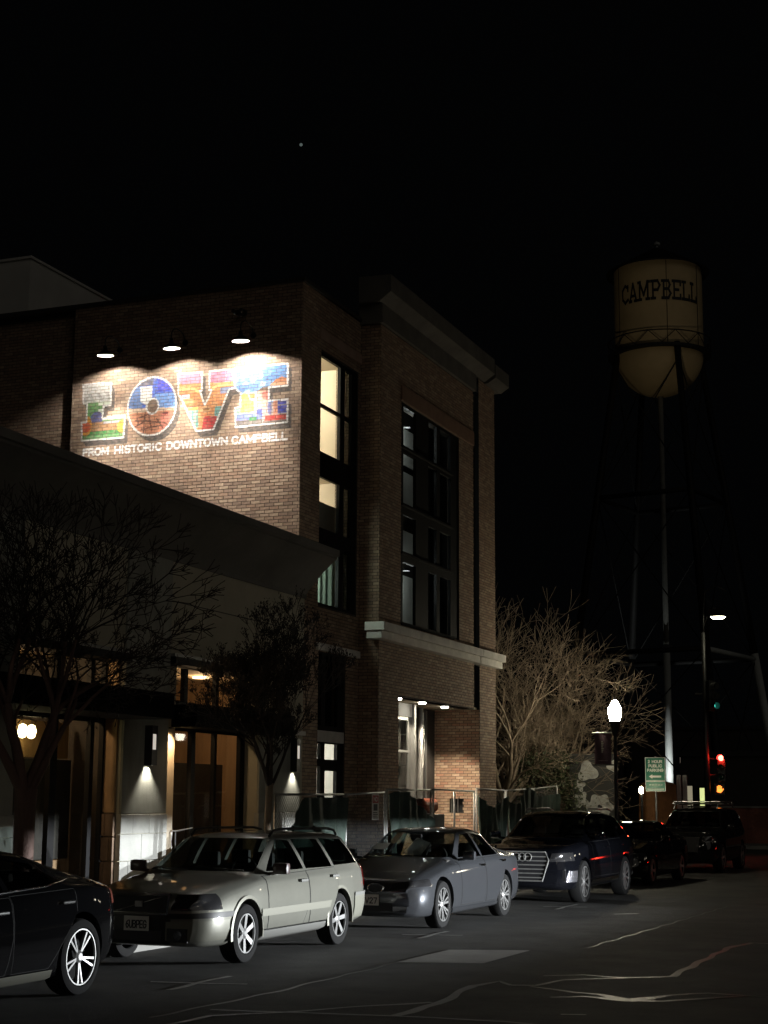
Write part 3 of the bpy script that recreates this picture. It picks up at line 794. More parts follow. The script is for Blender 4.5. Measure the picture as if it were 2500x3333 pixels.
# rooms behind the windows
def room(name, x0, x1, y0, y1, z0, z1, mat, ceil=None, floor=None, root=BB):
    """inside faces of a room, open towards +X"""
    m = MB()
    m.quad((x0, y0, z0), (x0, y1, z0), (x0, y1, z1), (x0, y0, z1))
    m.quad((x0, y0, z0), (x0, y0, z1), (x1, y0, z1), (x1, y0, z0)); m.quad((x0, y1, z0), (x1, y1, z0), (x1, y1, z1), (x0, y1, z1))
    o = put(m, name, mat, root, recalc=False)
    c = MB(); c.quad((x0, y0, z1), (x1, y0, z1), (x1, y1, z1), (x0, y1, z1)); c.build('ceiling', ceil or mat, o, recalc=False)
    c = MB(); c.quad((x0, y0, z0), (x1, y0, z0), (x1, y1, z0), (x0, y1, z0)); c.build('floor', floor or MAT['floor_in'], o, recalc=False)
    return o
def ceiling_lamp(room_o, x, y, z, power, color, r=0.18):
    m = MB(); m.lathe([(0.001, 0), (r, 0), (r, -.06), (0.001, -.07)], (x, y, z), 16)
    m.build('ceiling_lamp', EMIT('room_lamp_glow', color, 6), room_o)
    lamp('room_light', 'POINT', (x, y, z - 0.2), power, color, room_o, 0.12)
ra = room('upper_room', -17, -13.18, 28.45, 31.3, 8.62, 11.1, MAT['cream'])
ceiling_lamp(ra, -14.9, 29.6, 11.08, 420, (1, .90, .74))
rb = room('middle_room', -17, -13.18, 28.45, 31.3, 6.98, 8.58, MAT['cream'])
ceiling_lamp(rb, -15.2, 29.8, 8.56, 230, (1, .90, .74))
m = MB(); m.box(-13.42, -13.36, 28.5, 31.2, 6.98, 7.93); m.build('partition', M('partition_grey', (.40, .39, .35), .8, var=.15), rb)
rc = room('lower_room', -17, -13.18, 28.45, 31.3, 4.9, 6.94, MAT['cream'])
lamp('room_light', 'POINT', (-13.24, 29.3, 6.3), 34, (.86, 1, .88), rc, 0.1)
m = MB(); ys = np.linspace(28.6, 31.0, 90)
for i in range(89):
    f0 = lambda y: -13.40 + .035 * math.sin(y * 22) + .02 * math.sin(y * 9.3)
    m.quad((f0(ys[i]), ys[i], 5.0), (f0(ys[i + 1]), ys[i + 1], 5.0), (f0(ys[i + 1]), ys[i + 1], 6.88), (f0(ys[i]), ys[i], 6.88))
m.build('curtain', MAT['curtain'], rc, smooth=True, recalc=False)
rl = room('lobby', -16, -13.18, 28.8, 30.9, 0.2, 3.1, MAT['white_paint'])
ceiling_lamp(rl, -14.4, 29.6, 3.08, 110, (1, .95, .83))
m = MB(); m.box(-14.6, -14.5, 29.45, 29.95, 0.2, 2.45); m.build('lobby_door', MAT['white_paint'], rl)
rs = room('stair_room', -16, -13.18, 28.8, 30.9, 3.22, 4.85, MAT['dark_wall'])
m = MB(); m.box(-13.9, -13.86, 28.85, 29.35, 4.60, 4.64); m.build('light_strip', EMIT('strip_glow', (.9, 1, .92), 3.0), rs)
m = MB()
for k in range(4):
    c, d = rowsB[k]
    m.box(-13.32, -13.30, 32.45, 36.2, c + (.35 if k in (1, 2) else .0) * (d - c), d)
put(m, 'blinds', M('blind_grey', (.50, .50, .47), .9, var=.1, vscale=1), BB)
m = MB(); m.box(-13.6, -13.58, 31.3, 37.3, 4.3, 11.5); put(m, 'inner_wall', MAT['dark_wall'], BB)

for z_ in (10.35, 7.0):
    m = MB(); m.lathe([(.001, 0), (.09, 0), (.09, .05), (.001, .05)], (-12.98, 34.0, z_), 12); l = put(m, 'bay_fill_lamp', MAT['ink'], BB)
    lamp('bay_fill', 'POINT', (-12.98, 34.0, z_ - .12), 16, (.86, .95, .92), l, .06)  # dim hidden lights added so the bay panes read grey
# entrance recess
m = MB(); m.box(-13.66, -12.53, 32.25, 37.70, 4.05, 4.10); put(m, 'soffit', MAT['cream'], BB)
m = MB(); m.box(-13.70, -13.63, 31.2, 37.71, 0.15, 4.04); put(m, 'entrance_rear_wall', MAT['dark_wall'], BB)
m = MB(); m.box(-13.6, -12.52, 32.22, 32.3, 0.15, 4.04); put(m, 'entrance_side_wall', MAT['cream'], BB)
m = MB(); m.cbox(-13.6, -13.22, 32.4, 35.35, 3.74, 4.045, .008); put(m, 'bulkhead', MAT['white_paint'], BB)
PS = lambda u, n, z: (-13.24 + n, u, z)
window('shop_window', BB, PS, (32.4, 35.05, 0.2, 3.73), [(32.5, 33.9, 1.62, 3.66), (33.98, 34.86, 2.98, 3.66), (33.98, 34.86, 1.62, 2.93), (32.5, 34.86, .3, 1.52)], 0.0, MAT['alu'], GLASS('grey_glass', (.5, .5, .48), base=.1), .05, 'aluminium framed shop window in the entrance')
m = MB(); m.box(-13.5, -13.46, 32.4, 35.0, .2, 3.7); put(m, 'shop_blind', M('shop_blind', (.10, .098, .09), .9, var=.2, vscale=1.5), BB)
m = MB(); m.cbox(-13.30, -13.16, 35.05, 35.16, .15, 4.04, .01); put(m, 'aluminium_post', MAT['alu'], BB)
m = MB(); m.tube([(-13.45, 36.2, .15), (-13.45, 36.2, 4.04)], .075, 12); put(m, 'column', M('column_grey', (.12, .115, .105), .5, var=.2), BB, smooth=True)
m = MB(); m.tube([(-13.3, 36.0, 3.9), (-13.28, 36.02, 3.0), (-13.3, 35.98, 2.62)], .012, 6); put(m, 'hanging_cable', MAT['plate'], BB)
m = MB(); m.box(-13.62, -13.58, 36.55, 36.6, .15, 4.0); m.box(-13.62, -13.58, 37.0, 37.05, .15, 4.0); put(m, 'door_frame', MAT['alu'], BB)
m = MB(); m.box(-13.26, -12.88, 37.60, 37.86, 1.56, 1.93)
for i, (x, y) in enumerate(((-12.76, 32.95), (-12.78, 34.54), (-12.84, 36.24))):
    m = MB(); m.lathe([(.001, 0), (.075, 0), (.085, .02), (.085, .04)], (x, y, 4.012), 16)
    dl = put(m, 'downlight', EMIT('downlight_glow', (1, .95, .85), 25), BB)
    lamp('downlight_beam', 'SPOT', (x, y, 4.0), 620, (1, .87, .68), dl, .05, 104, .5, (-.12, .1, -1))
# small recessed vent in the pier
m = MB(); m.box(-13.235, -12.905, 37.835, 37.84, 1.58, 1.91); put(m, 'vent', MAT['ink'], BB)
m = MB()
for x in (-13.19, -13.03): m.box(x - .01, x + .01, 37.73, 37.75, 1.58, 1.91)
put(m, 'vent_bar', MAT['alu'], BB)

# rooftop plant room behind the parapet
RB = empty('plant_room', (-26, 33, 11.7)); tag(RB, 'pale boxy rooftop plant room behind the brick parapet at left', 'roof building')
m = MB(); m.box(-33, -21.44, 31, 34.6, 11.71, 14.5); put(m, 'wall', MAT['penthouse'], RB)
m = MB(); m.box(-33.05, -21.39, 30.95, 34.65, 14.5, 14.56); put(m, 'roof_edge', MAT['penthouse'], RB)

# ------------------------------------------------------------------ gooseneck wall lamps
def tilt(mb, c, ang):
    """lean a shade towards the wall about the lamp's own axis"""
    ca, sa = math.cos(ang), math.sin(ang)
    mb.v = [(v[0], c[1] + (v[1] - c[1]) * ca - (v[2] - c[2]) * sa, c[2] + (v[1] - c[1]) * sa + (v[2] - c[2]) * ca) for v in mb.v]
    return mb
for i, (x, nm) in enumerate(((-17.12, 'leftmost, over the letter L'), (-15.58, 'middle one, over the letter O'), (-14.03, 'rightmost, over the letter E'))):
    y, z = 27.53, 10.77
    c_ = (x, y, z); ta = math.radians(6)
    g = empty('gooseneck_lamp', (x, 28.1, z + .25)); tag(g, 'black gooseneck wall lamp with white inside, ' + nm, 'wall lamp', 'lamps over the mural')
    m = MB(); m.lathe([(.172, 0), (.168, .012), (.13, .06), (.07, .10), (.045, .12), (.04, .20), (.001, .20)], c_, 28); put(tilt(m, c_, ta), 'shade', MAT['iron'], g, smooth=True)
    m = MB(); m.lathe([(.170, .001), (.165, .012), (.126, .055), (.066, .095), (.001, .098)], c_, 28); put(tilt(m, c_, ta), 'shade_lining', MAT['enamel'], g, smooth=True)
    m = MB(); m.lathe([(.001, -.028), (.02, -.02), (.028, 0), (.02, .02), (.001, .028)], (x, y, z + .088), 12); put(tilt(m, c_, ta), 'bulb', EMIT('mural_bulb_glow', (1, .94, .86), (5200, 5600, 8600)[i]), g, smooth=True)
    pts = [(x, y - .02, z + .19)] + [(x, y + .26 - .28 * math.cos(a), z + .30 + .17 * math.sin(a)) for a in np.linspace(0, math.pi * .95, 9)] + [(x, 28.1, z + .27)]
    m = MB(); m.tube(pts, .014, 8); put(m, 'arm', MAT['iron'], g, smooth=True)
    m = MB(); m.lathe([(.001, -.03), (.06, -.03), (.06, 0)], (x, 28.1, z + .27), 16, 'y'); put(m, 'wall_plate', MAT['iron'], g)
    lamp('mural_light', 'SPOT', (x, y, z + .03), (1050, 1120, 1280)[i], (1, .93, .84), g, .02, 60, 1.0, (0, 0.09, -1))
m = MB(); m.cbox(-14.36, -14.16, 27.9, 28.06, 11.46, 11.56, .02); m.cbox(-14.3, -14.2, 27.8, 27.95, 11.40, 11.48, .02)
cam_o = empty('wall_camera', (-14.26, 28.1, 11.5)); tag(cam_o, 'small black twin security camera above the right wall lamp', 'camera')
put(m, 'mount', MAT['iron'], cam_o)
for dx in (-.09, .09):
    m = MB(); m.lathe([(.001, 0), (.04, 0), (.045, .12), (.001, .13)], (-14.26 + dx, 27.78, 11.5), 12, 'y'); put(m, 'camera_body', MAT['iron'], cam_o, smooth=True)

# ================================================================== low shop building
LB = empty('shop_building', (-12.8, 22.0, 0.15))
tag(LB, 'low olive stucco shop with flared cornice, dark canopies and warm lit windows', 'building')
XF = -12.8
PW = lambda u, n, z: (XF + n, u, z)
O1 = (18.65, 21.45, 0.15, 4.02)
O2 = (22.85, 26.15, 0.15, 4.10)
m = wall(PW, 12.0, 28.06, 0.15, 5.72, [O1, O2], 0.35); put(m, 'front_wall', MAT['stucco'], LB, recalc=False)
# grey pilasters stand 4 cm proud of the stucco, over and between the openings
for a, b, z0, z1, mt in ((21.46, 22.84, 1.62, 5.66, 'stucco_grey'), (16.4, 18.64, 1.62, 5.66, 'stucco_grey'), (26.16, 27.9, 1.62, 3.0, 'stucco_grey')):
    m = MB(); m.cbox(XF - .02, XF + .035, a, b, z0, z1, .012); put(m, 'pilaster', MAT[mt], LB)
# horizontal joint in the stucco
m = MB(); m.box(XF - .01, XF + .004, 22.9, 28.05, 5.005, 5.02); put(m, 'stucco_joint', MAT['coping'], LB)
# base of large stone blocks
random.seed(3)
for (a, b) in ((21.44, 22.86), (16.4, 18.66), (26.14, 28.04)):
    zz = 0.16; r = 0
    while zz < 1.6:
        h = (.42, .34, .40, .30)[r % 4]
        h = min(h, 1.62 - zz)
        y = a; k = 0
        while y < b - .02:
            wd = (.72, .50, .64)[(k + r) % 3] * (0.5 if (k == 0 and r % 2) else 1)
            e = min(y + wd, b)
            if b - e < .2: e = b
            m = MB(); m.cbox(XF - .05, XF + .045 + random.uniform(0, .006), y + .004, e - .004, zz + .004, zz + h - .004, .008)
            put(m, 'stone_block', MAT['ashlar'], LB)
            y = e; k += 1
        zz += h; r += 1
# lined reveals: warm plaster above, brown blocks below, on the side that faces the camera
m = MB(); m.box(XF - .34, XF - .052, 21.40, 21.449, 1.64, 3.98); put(m, 'reveal_lining', MAT['warm_plaster'], LB)
for r, (z0, z1) in enumerate(((.16, .56), (.57, .92), (.93, 1.28), (1.29, 1.63))):
    for x0, x1 in (((XF - .34, XF - .20), (XF - .195, XF - .052)) if r % 2 else ((XF - .34, XF - .12), (XF - .115, XF - .052))):
        m = MB(); m.cbox(x0, x1, 21.38, 21.449, z0, z1 - .006, .006); put(m, 'stone_block', MAT['ashlar_brown'], LB)
# plain strip of wall right of the pilaster
m = MB(); m.box(XF - .30, XF - .14, 22.86, 23.36, 0.16, 4.05); put(m, 'wall_strip', M('strip_plaster', (.42, .36, .27), .8, var=.1), LB)

# flared cornice
prof = [(XF - .4, 5.66), (XF + .03, 5.66), (XF + .03, 5.735), (XF + .06, 5.80), (XF + .15, 5.90), (XF + .36, 6.14), (XF + .60, 6.36), (XF + .66, 6.39), (XF + .66, 6.43), (XF + .71, 6.44), (XF + .71, 6.565), (XF - .4, 6.60)]
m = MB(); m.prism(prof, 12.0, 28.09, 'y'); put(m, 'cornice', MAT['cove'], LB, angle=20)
m = MB(); m.box(-19.5, XF - .35, 12.0, 28.05, 6.36, 6.45); put(m, 'roof', MAT['roofing'], LB)
m = MB(); m.box(-19.5, -13.2, 11.9, 12.0, 0.15, 6.4); put(m, 'end_wall', MAT['stucco'], LB)

# interior
ri = room('shop_interior', -18.5, XF - .42, 16.5, 28.0, 0.16, 4.06, MAT['wood'], M('shop_ceiling', (.55, .42, .28), .8, var=.1), MAT['floor_in'], LB)
m = MB(); m.box(-18.4, XF - .45, 21.6, 21.7, .17, 4.0); m.box(-18.4, XF - .45, 22.62, 22.72, .17, 4.0); m.build('inner_wall', MAT['dark_wall'], ri)
m = MB(); m.box(-13.75, -13.70, 16.6, 21.5, .95, 2.42); m.box(-14.5, -14.45, 23.0, 28.0, .17, 2.5); m.build('dark_screen', MAT['dark_wall'], ri)
m = MB(); m.box(-13.76, -13.70, 16.6, 21.4, 2.44, 2.98); m.build('wood_frieze', M('pale_wood', (.42, .25, .11), .55, var=.3, vscale=5, streak=.3), ri)
m = MB(); m.cbox(-14.3, -13.5, 20.2, 21.0, .17, .95, .02); m.cbox(-14.2, -13.5, 18.9, 19.7, .17, .92, .02); m.build('counter', MAT['wood'], ri)
for (x, y, s) in ((-13.75, 19.3, 0), (-13.8, 20.3, 1), (-13.8, 24.6, 2)):
    ch = MB(); ch.cbox(x - .2, x + .2, y - .2, y + .2, .58, .63, .01); ch.cbox(x - .2, x - .16, y - .2, y + .2, .64, 1.05, .01)
    for dx in (-.17, .17):
        for dy in (-.17, .17): ch.tube([(x + dx, y + dy, .17), (x + dx, y + dy, .58)], .014, 6)
    ch.build('chair', MAT['dark_wall'], ri)
for (x, y, p) in ((-14.0, 17.6, 50), (-14.0, 20.0, 70), (-13.9, 24.0, 55), (-14.0, 26.2, 22)):
    m = MB(); m.lathe([(.001, 0), (.16, 0), (.16, -.03), (.001, -.035)], (x, y, 4.05), 16)
    l = m.build('ceiling_lamp', MAT['warm_glow'], ri)
    lamp('shop_light', 'POINT', (x, y, 3.82), p, (1, .66, .36), l, .1)
for (x, y) in ((-13.42, 19.75), (-13.45, 20.02)):
    m = MB(); m.lathe([(.001, .10), (.05, .08), (.075, 0), (.05, -.09), (.001, -.11)], (x, y, 2.80), 14); m.build('pendant_globe', EMIT('pendant_glow', (1, .82, .42), 9), ri, smooth=True)
    m = MB(); m.tube([(x, y, 2.90), (x, y, 4.05)], .006, 5); m.build('pendant_cord', MAT['iron'], ri)
m = MB(); m.box(-14.82, -14.80, 21.0, 21.13, 1.95, 2.1); m.build('wall_clock', MAT['plate'], ri)

# shop fronts: black frames with panes
PG = lambda u, n, z: (XF + n, u, z)
p1 = [(18.75, 20.02, 3.46, 3.92), (20.12, 20.95, 3.46, 3.92), (21.05, 21.36, 3.46, 3.92), (18.75, 19.95, .42, 2.98), (20.12, 21.0, .42, 2.98), (21.10, 21.36, .42, 2.98)]
window('shop_front', LB, PG, O1, p1, .26, MAT['black_frame'], MAT['glass'], .08, 'black framed shop front left of the lit pilaster')
p2 = [(23.44, 23.86, 3.44, 4.02), (23.98, 25.0, 3.44, 4.02), (25.1, 26.05, 3.44, 4.02), (23.48, 24.16, .32, 2.96), (24.30, 25.0, .32, 2.96), (25.08, 25.98, .32, 2.96)]
sf = window('shop_front', LB, PG, (23.36, 26.15, 0.15, 4.10), p2, .26, MAT['black_frame'], MAT['glass'], .08, 'black framed shop front with glass door')
m = MB(); hx = XF - .12
m.tube([(hx, 23.44, 1.32), (hx, 23.44, 1.02), (hx + .02, 23.44, 1.0), (hx + .02, 23.30, 1.0), (hx + .02, 23.28, 1.02), (hx + .02, 23.28, 1.32), (hx + .02, 23.30, 1.34), (hx + .02, 23.44, 1.34), (hx, 24.0, 1.38)], .012, 6); m.build('door_handle', MAT['galv'], sf)
# light shelf over the upper panes
for a, b, z in ((18.5, 21.5, 4.03), (22.86, 26.2, 4.11)):
    m = MB(); m.box(XF - .3, XF + .10, a, b, z, z + .05); put(m, 'window_head', MAT['galv'], LB)
    m = MB(); m.box(XF - .3, XF + .12, a, b, z - .12, z - .003); put(m, 'window_head_fascia', MAT['black_frame'], LB)
# canopies
m = MB(); m.cbox(XF + .04, XF + .95, 14.5, 21.35, 3.02, 3.40, .01); put(m, 'canopy', MAT['canopy'], LB)
m = MB(); m.cbox(XF + .04, XF + .50, 22.9, 26.6, 2.98, 3.34, .01); put(m, 'canopy', MAT['canopy'], LB)
m = MB(); m.cbox(XF + .04, XF + .10, 26.6, 28.0, 3.04, 3.12, .01); put(m, 'canopy_bracket', MAT['stone'], LB)
m = MB(); m.lathe([(.001, 0), (.05, 0), (.05, .02)], (XF - .06, 23.1, 2.965), 12); dl = put(m, 'canopy_downlight', MAT['iron'], LB)
lamp('canopy_light', 'SPOT', (XF + .02, 23.12, 2.95), 90, (1, .68, .38), dl, .04, 130, .7, (-.1, 0, -1))
# wall sconces
for nm, y, p in (('beside the glass door, over the bright stone base', 22.18, 34), ('behind the second tree', 27.55, 22), ('at the left edge behind the large tree', 17.6, 16)):
    s_ = empty('wall_sconce', (XF + .035, y, 2.66)); tag(s_, 'black box wall sconce shining down, ' + nm, 'wall lamp', 'sconces on the shop wall')
    x0 = XF + .036
    m = MB(); m.box(x0, x0 + .13, y - .085, y - .06, 2.36, 2.97); m.box(x0, x0 + .13, y + .06, y + .085, 2.36, 2.97); m.box(x0, x0 + .02, y - .06, y + .06, 2.36, 2.97)
    m.box(x0 + .11, x0 + .13, y - .06, y + .06, 2.36, 2.60); m.box(x0 + .11, x0 + .13, y - .06, y + .06, 2.84, 2.97); m.box(x0 + .02, x0 + .11, y - .06, y + .06, 2.93, 2.97); put(m, 'housing', MAT['iron'], s_)
    m = MB(); m.box(x0 + .112, x0 + .118, y - .059, y + .059, 2.601, 2.839); put(m, 'lens', M('opal_lens', (.55, .53, .5), .4, emit=(1, .9, .78), estr=.55), s_)
    m = MB(); m.lathe([(.001, 0), (.035, 0), (.035, .06), (.001, .06)], (x0 + .065, y, 2.42), 10); put(m, 'bulb', MAT['bulb'], s_)
    lamp('sconce_light', 'SPOT', (x0 + .07, y, 2.40), p * 1.6, (1, .92, .78), s_, .03, 95, .8, (-.12, 0, -1))

# ================================================================== cars
def smooth_curve(pts, s, win=0.07):
    xs = [p[0] for p in pts]; ys = [p[1] for p in pts]
    k = np.linspace(-win, win, 9); wgt = 1 - np.abs(k) / win * .8
    acc = sum(wg * np.interp(np.clip(s + d, xs[0], xs[-1]), xs, ys) for d, wg in zip(k, wgt))
    return acc / wgt.sum()

def section(w, zb, zs, zt, wt):
    hc = max(zt - zs, 0.02)
    rd = min(0.085, 0.45 * hc)
    zm = zb + 0.56 * (zs - zb)
    A = (0.930 * w, zs); B = (min(wt, .93 * w), zt - rd)
    P = [(0, zb), (.5 * w, zb), (.86 * w, zb + .008), (.945 * w, zb + .045), (.975 * w, zb + .13), (.995 * w, zb + .45 * (zm - zb) + .05), (w, zm), (.992 * w, zm + .4 * (zs - zm)), (.966 * w, zs - .06), (.948 * w, zs - .018), A]
    for t in (.3, .65): P.append((A[0] + (B[0] - A[0]) * t + .012 * min(1, hc / .3), A[1] + (B[1] - A[1]) * t))
    P += [B, (B[0] - .035, zt - rd * .55), (B[0] - .10, zt - rd * .28), (B[0] * .62, zt - rd * .12), (B[0] * .32, zt - rd * .03), (0, zt)]
    return P

def loft_grid(S, W, ZB, ZS, ZT, WT):
    rows = []
    for i, s in enumerate(S):
        h = section(W[i], ZB[i], ZS[i], ZT[i], WT[i])
        rows.append([(x, s, z) for x, z in h] + [(-x, s, z) for x, z in h[-2:0:-1]])
    return rows

def grid_mesh(rows, name):
    n = len(rows[0]); V = [p for r in rows for p in r]; F = []
    for i in range(len(rows) - 1):
        for k in range(n):
            F.append((i * n + k, i * n + (k + 1) % n, (i + 1) * n + (k + 1) % n, (i + 1) * n + k))
    h = n // 2
    for r in (0, len(rows) - 1):
        o = r * n
        for k in range(h):
            F.append((o + k, o + k + 1, o + (n - k - 1) % n, o + (n - k) % n) if k > 0 and k < h - 1 else ((o, o + 1, o + n - 1) if k == 0 else (o + k, o + k + 1, o + k + 2)))
    me = bpy.data.meshes.new(name)
    me.from_pydata(V, [], F)
    bm = bmesh.new(); bm.from_mesh(me)
    bmesh.ops.remove_doubles(bm, verts=bm.verts, dist=1e-5)
    bmesh.ops.recalc_face_normals(bm, faces=bm.faces)
    bm.to_mesh(me); bm.free()
    return me

def bool_cut(me, cutters):
    """subtract closed meshes from a mesh, one after the other"""
    o = bpy.data.objects.new('tmp', me); col.objects.link(o)
    tmp = [o]
    for c in cutters:
        co = bpy.data.objects.new('cut', c); col.objects.link(co); co.hide_render = True; tmp.append(co)
        md = o.modifiers.new('b', 'BOOLEAN'); md.operation = 'DIFFERENCE'; md.solver = 'EXACT'; md.object = co
    dg = bpy.context.evaluated_depsgraph_get()
    out = bpy.data.meshes.new_from_object(o.evaluated_get(dg))
    for t in tmp:
        mm = t.data; bpy.data.objects.remove(t); 
        if mm.users == 0 and mm is not me: bpy.data.meshes.remove(mm)
    return out

def prism_mesh(poly, a, b, axis):
    m = MB(); m.prism(poly, a, b, axis); me = m.mesh('c'); m.fix(me); return me
def cyl_mesh(r, y, z, x0, x1, n=44):
    return prism_mesh([(y + r * math.cos(2 * math.pi * k / n), z + r * math.sin(2 * math.pi * k / n)) for k in range(n)], x0, x1, 'x')

class Skin:
    def __init__(s, me):
        s.bm = bmesh.new(); s.bm.from_mesh(me); s.bm.normal_update()
        bmesh.ops.triangulate(s.bm, faces=[f for f in s.bm.faces])
        s.bm.verts.ensure_lookup_table(); s.bm.faces.ensure_lookup_table(); s.bm.normal_update()
        s.bvh = BVHTree.FromBMesh(s.bm)
        s.src = me
    def normal(s, p):
        loc, n, i, d = s.bvh.find_nearest(p)
        if loc is None: return None, 9
        f = s.bm.faces[i]
        w_ = Vector((0, 0, 0))
        vs = f.verts
        a, b, c = (v.co for v in vs)
        v0, v1, v2 = b - a, c - a, loc - a
        d00, d01, d11, d20, d21 = v0.dot(v0), v0.dot(v1), v1.dot(v1), v2.dot(v0), v2.dot(v1)
        den = d00 * d11 - d01 * d01
        if abs(den) < 1e-14: return n, d
        v = (d11 * d20 - d01 * d21) / den; ww = (d00 * d21 - d01 * d20) / den; u = 1 - v - ww
        r = vs[0].normal * u + vs[1].normal * v + vs[2].normal * ww
        return (r.normalized() if r.length > 1e-6 else n), d
    def shade(s, me, off=0.0):
        """smooth normals of the uncut skin wherever a face lies on it"""
        out = []
        for p in me.polygons:
            fn = p.normal
            n, d = s.normal(p.center)
            on = n is not None and d < 0.004 + off and fn.dot(n) > 0.75
            for li in p.loop_indices:
                co = me.vertices[me.loops[li].vertex_index].co
                if on:
                    nn, _ = s.normal(co)
                    out.append(nn if nn.dot(fn) > 0.45 else fn)
                else: out.append(fn)
        for p in me.polygons: p.use_smooth = True
        me.normals_split_custom_set([tuple(v) for v in out])
    def clip(s, planes, off=0.003, thick=0.0):
        bm = bmesh.new(); bm.from_mesh(s.src)
        for co, no in planes:
            bmesh.ops.bisect_plane(bm, geom=list(bm.verts) + list(bm.edges) + list(bm.faces), plane_co=co, plane_no=no, clear_outer=True, dist=1e-5)
        bm.normal_update()
        ns = {}
        for v in bm.verts:
            n, d = s.normal(v.co); ns[v] = n
        for v in bm.verts: v.co = v.co + ns[v] * off
        if thick > 0 and len(bm.faces): bmesh.ops.solidify(bm, geom=list(bm.faces), thickness=thick)
        me = bpy.data.meshes.new('panel'); bm.to_mesh(me); bm.free()
        me.update()
        if len(me.polygons): s.shade(me, off + thick)
        return me
def poly_planes(poly, axes, extra=()):
    """clip planes of a convex polygon in two axes"""
    cx = sum(p[0] for p in poly) / len(poly); cy = sum(p[1] for p in poly) / len(poly)
    out = []
    for i in range(len(poly)):
        a = poly[i]; b = poly[(i + 1) % len(poly)]
        nx, ny = (b[1] - a[1]), -(b[0] - a[0])
        if nx * (cx - a[0]) + ny * (cy - a[1]) > 0: nx, ny = -nx, -ny
        co = [0, 0, 0]; no = [0, 0, 0]
        co[axes[0]], co[axes[1]] = a; no[axes[0]], no[axes[1]] = nx, ny
        out.append((Vector(co), Vector(no).normalized()))
    return out + list(extra)
RIGHT = (Vector((0.02, 0, 0)), Vector((-1, 0, 0))); LEFT = (Vector((-0.02, 0, 0)), Vector((1, 0, 0)))

def wheel_meshes(r, rimr, width, style):
    t = MB(); hw = width / 2
    t.lathe([(rimr, -hw * .8), (rimr + .01, -hw * .95), (r - .05, -hw), (r - .012, -hw * .86), (r, -hw * .6), (r, hw * .6), (r - .012, hw * .86), (r - .05, hw), (rimr + .01, hw * .95), (rimr, hw * .8), (rimr - .012, hw * .5), (rimr - .012, -hw * .8)], n=44, axis='x')
    tm = t.mesh('tyre'); t.fix(tm); sharp(tm, 40); tm.materials.append(MAT['tyre'])
    g = MB()
    fx = hw * .80
    g.lathe([(rimr - .002, fx + .004), (rimr - .002, fx + .012), (rimr - .014, fx + .012), (rimr - .018, fx - .012)], n=44, axis='x')
    ns, wi, wo, twin, spread = style
    for k in range(ns):
        a0 = 2 * math.pi * k / ns + math.pi / 2
        for sgn in ((-1, 1) if twin else (0,)):
            a1 = a0 + sgn * spread; a2 = a0 + sgn * spread * .55
            ri, ro = .055, rimr - .012
            pi_ = Vector((0, math.cos(a2), math.sin(a2))) * ri; po = Vector((0, math.cos(a1), math.sin(a1))) * ro
            d = (po - pi_).normalized(); nrm = Vector((0, -d.z, d.y))
            vs = []
            for x_ in (fx - .03, fx + .002):
                for p_, ww in ((pi_, wi), (po, wo)):
                    xx = x_ - (.012 if p_ is pi_ else 0) + (.0 if x_ < fx else 0)
                    vs += [Vector((xx, 0, 0)) + p_ - nrm * ww / 2, Vector((xx, 0, 0)) + p_ + nrm * ww / 2]
            g.add(vs, [(4, 5, 7, 6), (0, 2, 3, 1), (0, 1, 5, 4), (2, 6, 7, 3), (0, 4, 6, 2), (1, 3, 7, 5)])
    g.lathe([(.001, fx + .004), (.035, fx + .004), (.062, fx - .012), (.07, fx - .035)], n=20, axis='x')
    gm = g.mesh('rim'); g.fix(gm); gm.materials.append(MAT['rim'])
    d = MB(); d.lathe([(.001, 0.0), (rimr - .05, 0.0), (rimr - .03, 0.0), (rimr - .016, fx - .012)], n=36, axis='x'); dm = d.mesh('disc'); dm.materials.append(MAT['rim_dark'])  # brake disc and barrel near-black: shade between the spokes put into the colour
    return tm, gm, dm

def plate_part(root, x, y, z, chars, w_=.31, h_=.155, side=-1, box=None):
    m = MB(); m.cbox(x - w_ / 2, x + w_ / 2, y - .008, y, z - h_ / 2, z + h_ / 2, .004)
    p = m.build('licence_plate', MAT['plate'], root)
    x0, x1 = box or (x - w_ * .42, x + w_ * .42)
    sg = text_segs(chars, x0, x1, z - h_ * .33, h_ * .56, .013)
    seg_mesh(sg, .014, lambda a, b, k: (a, y - .0095 - .0004 * k, b)).build('characters', MAT['ink'], p, recalc=False)
    return p

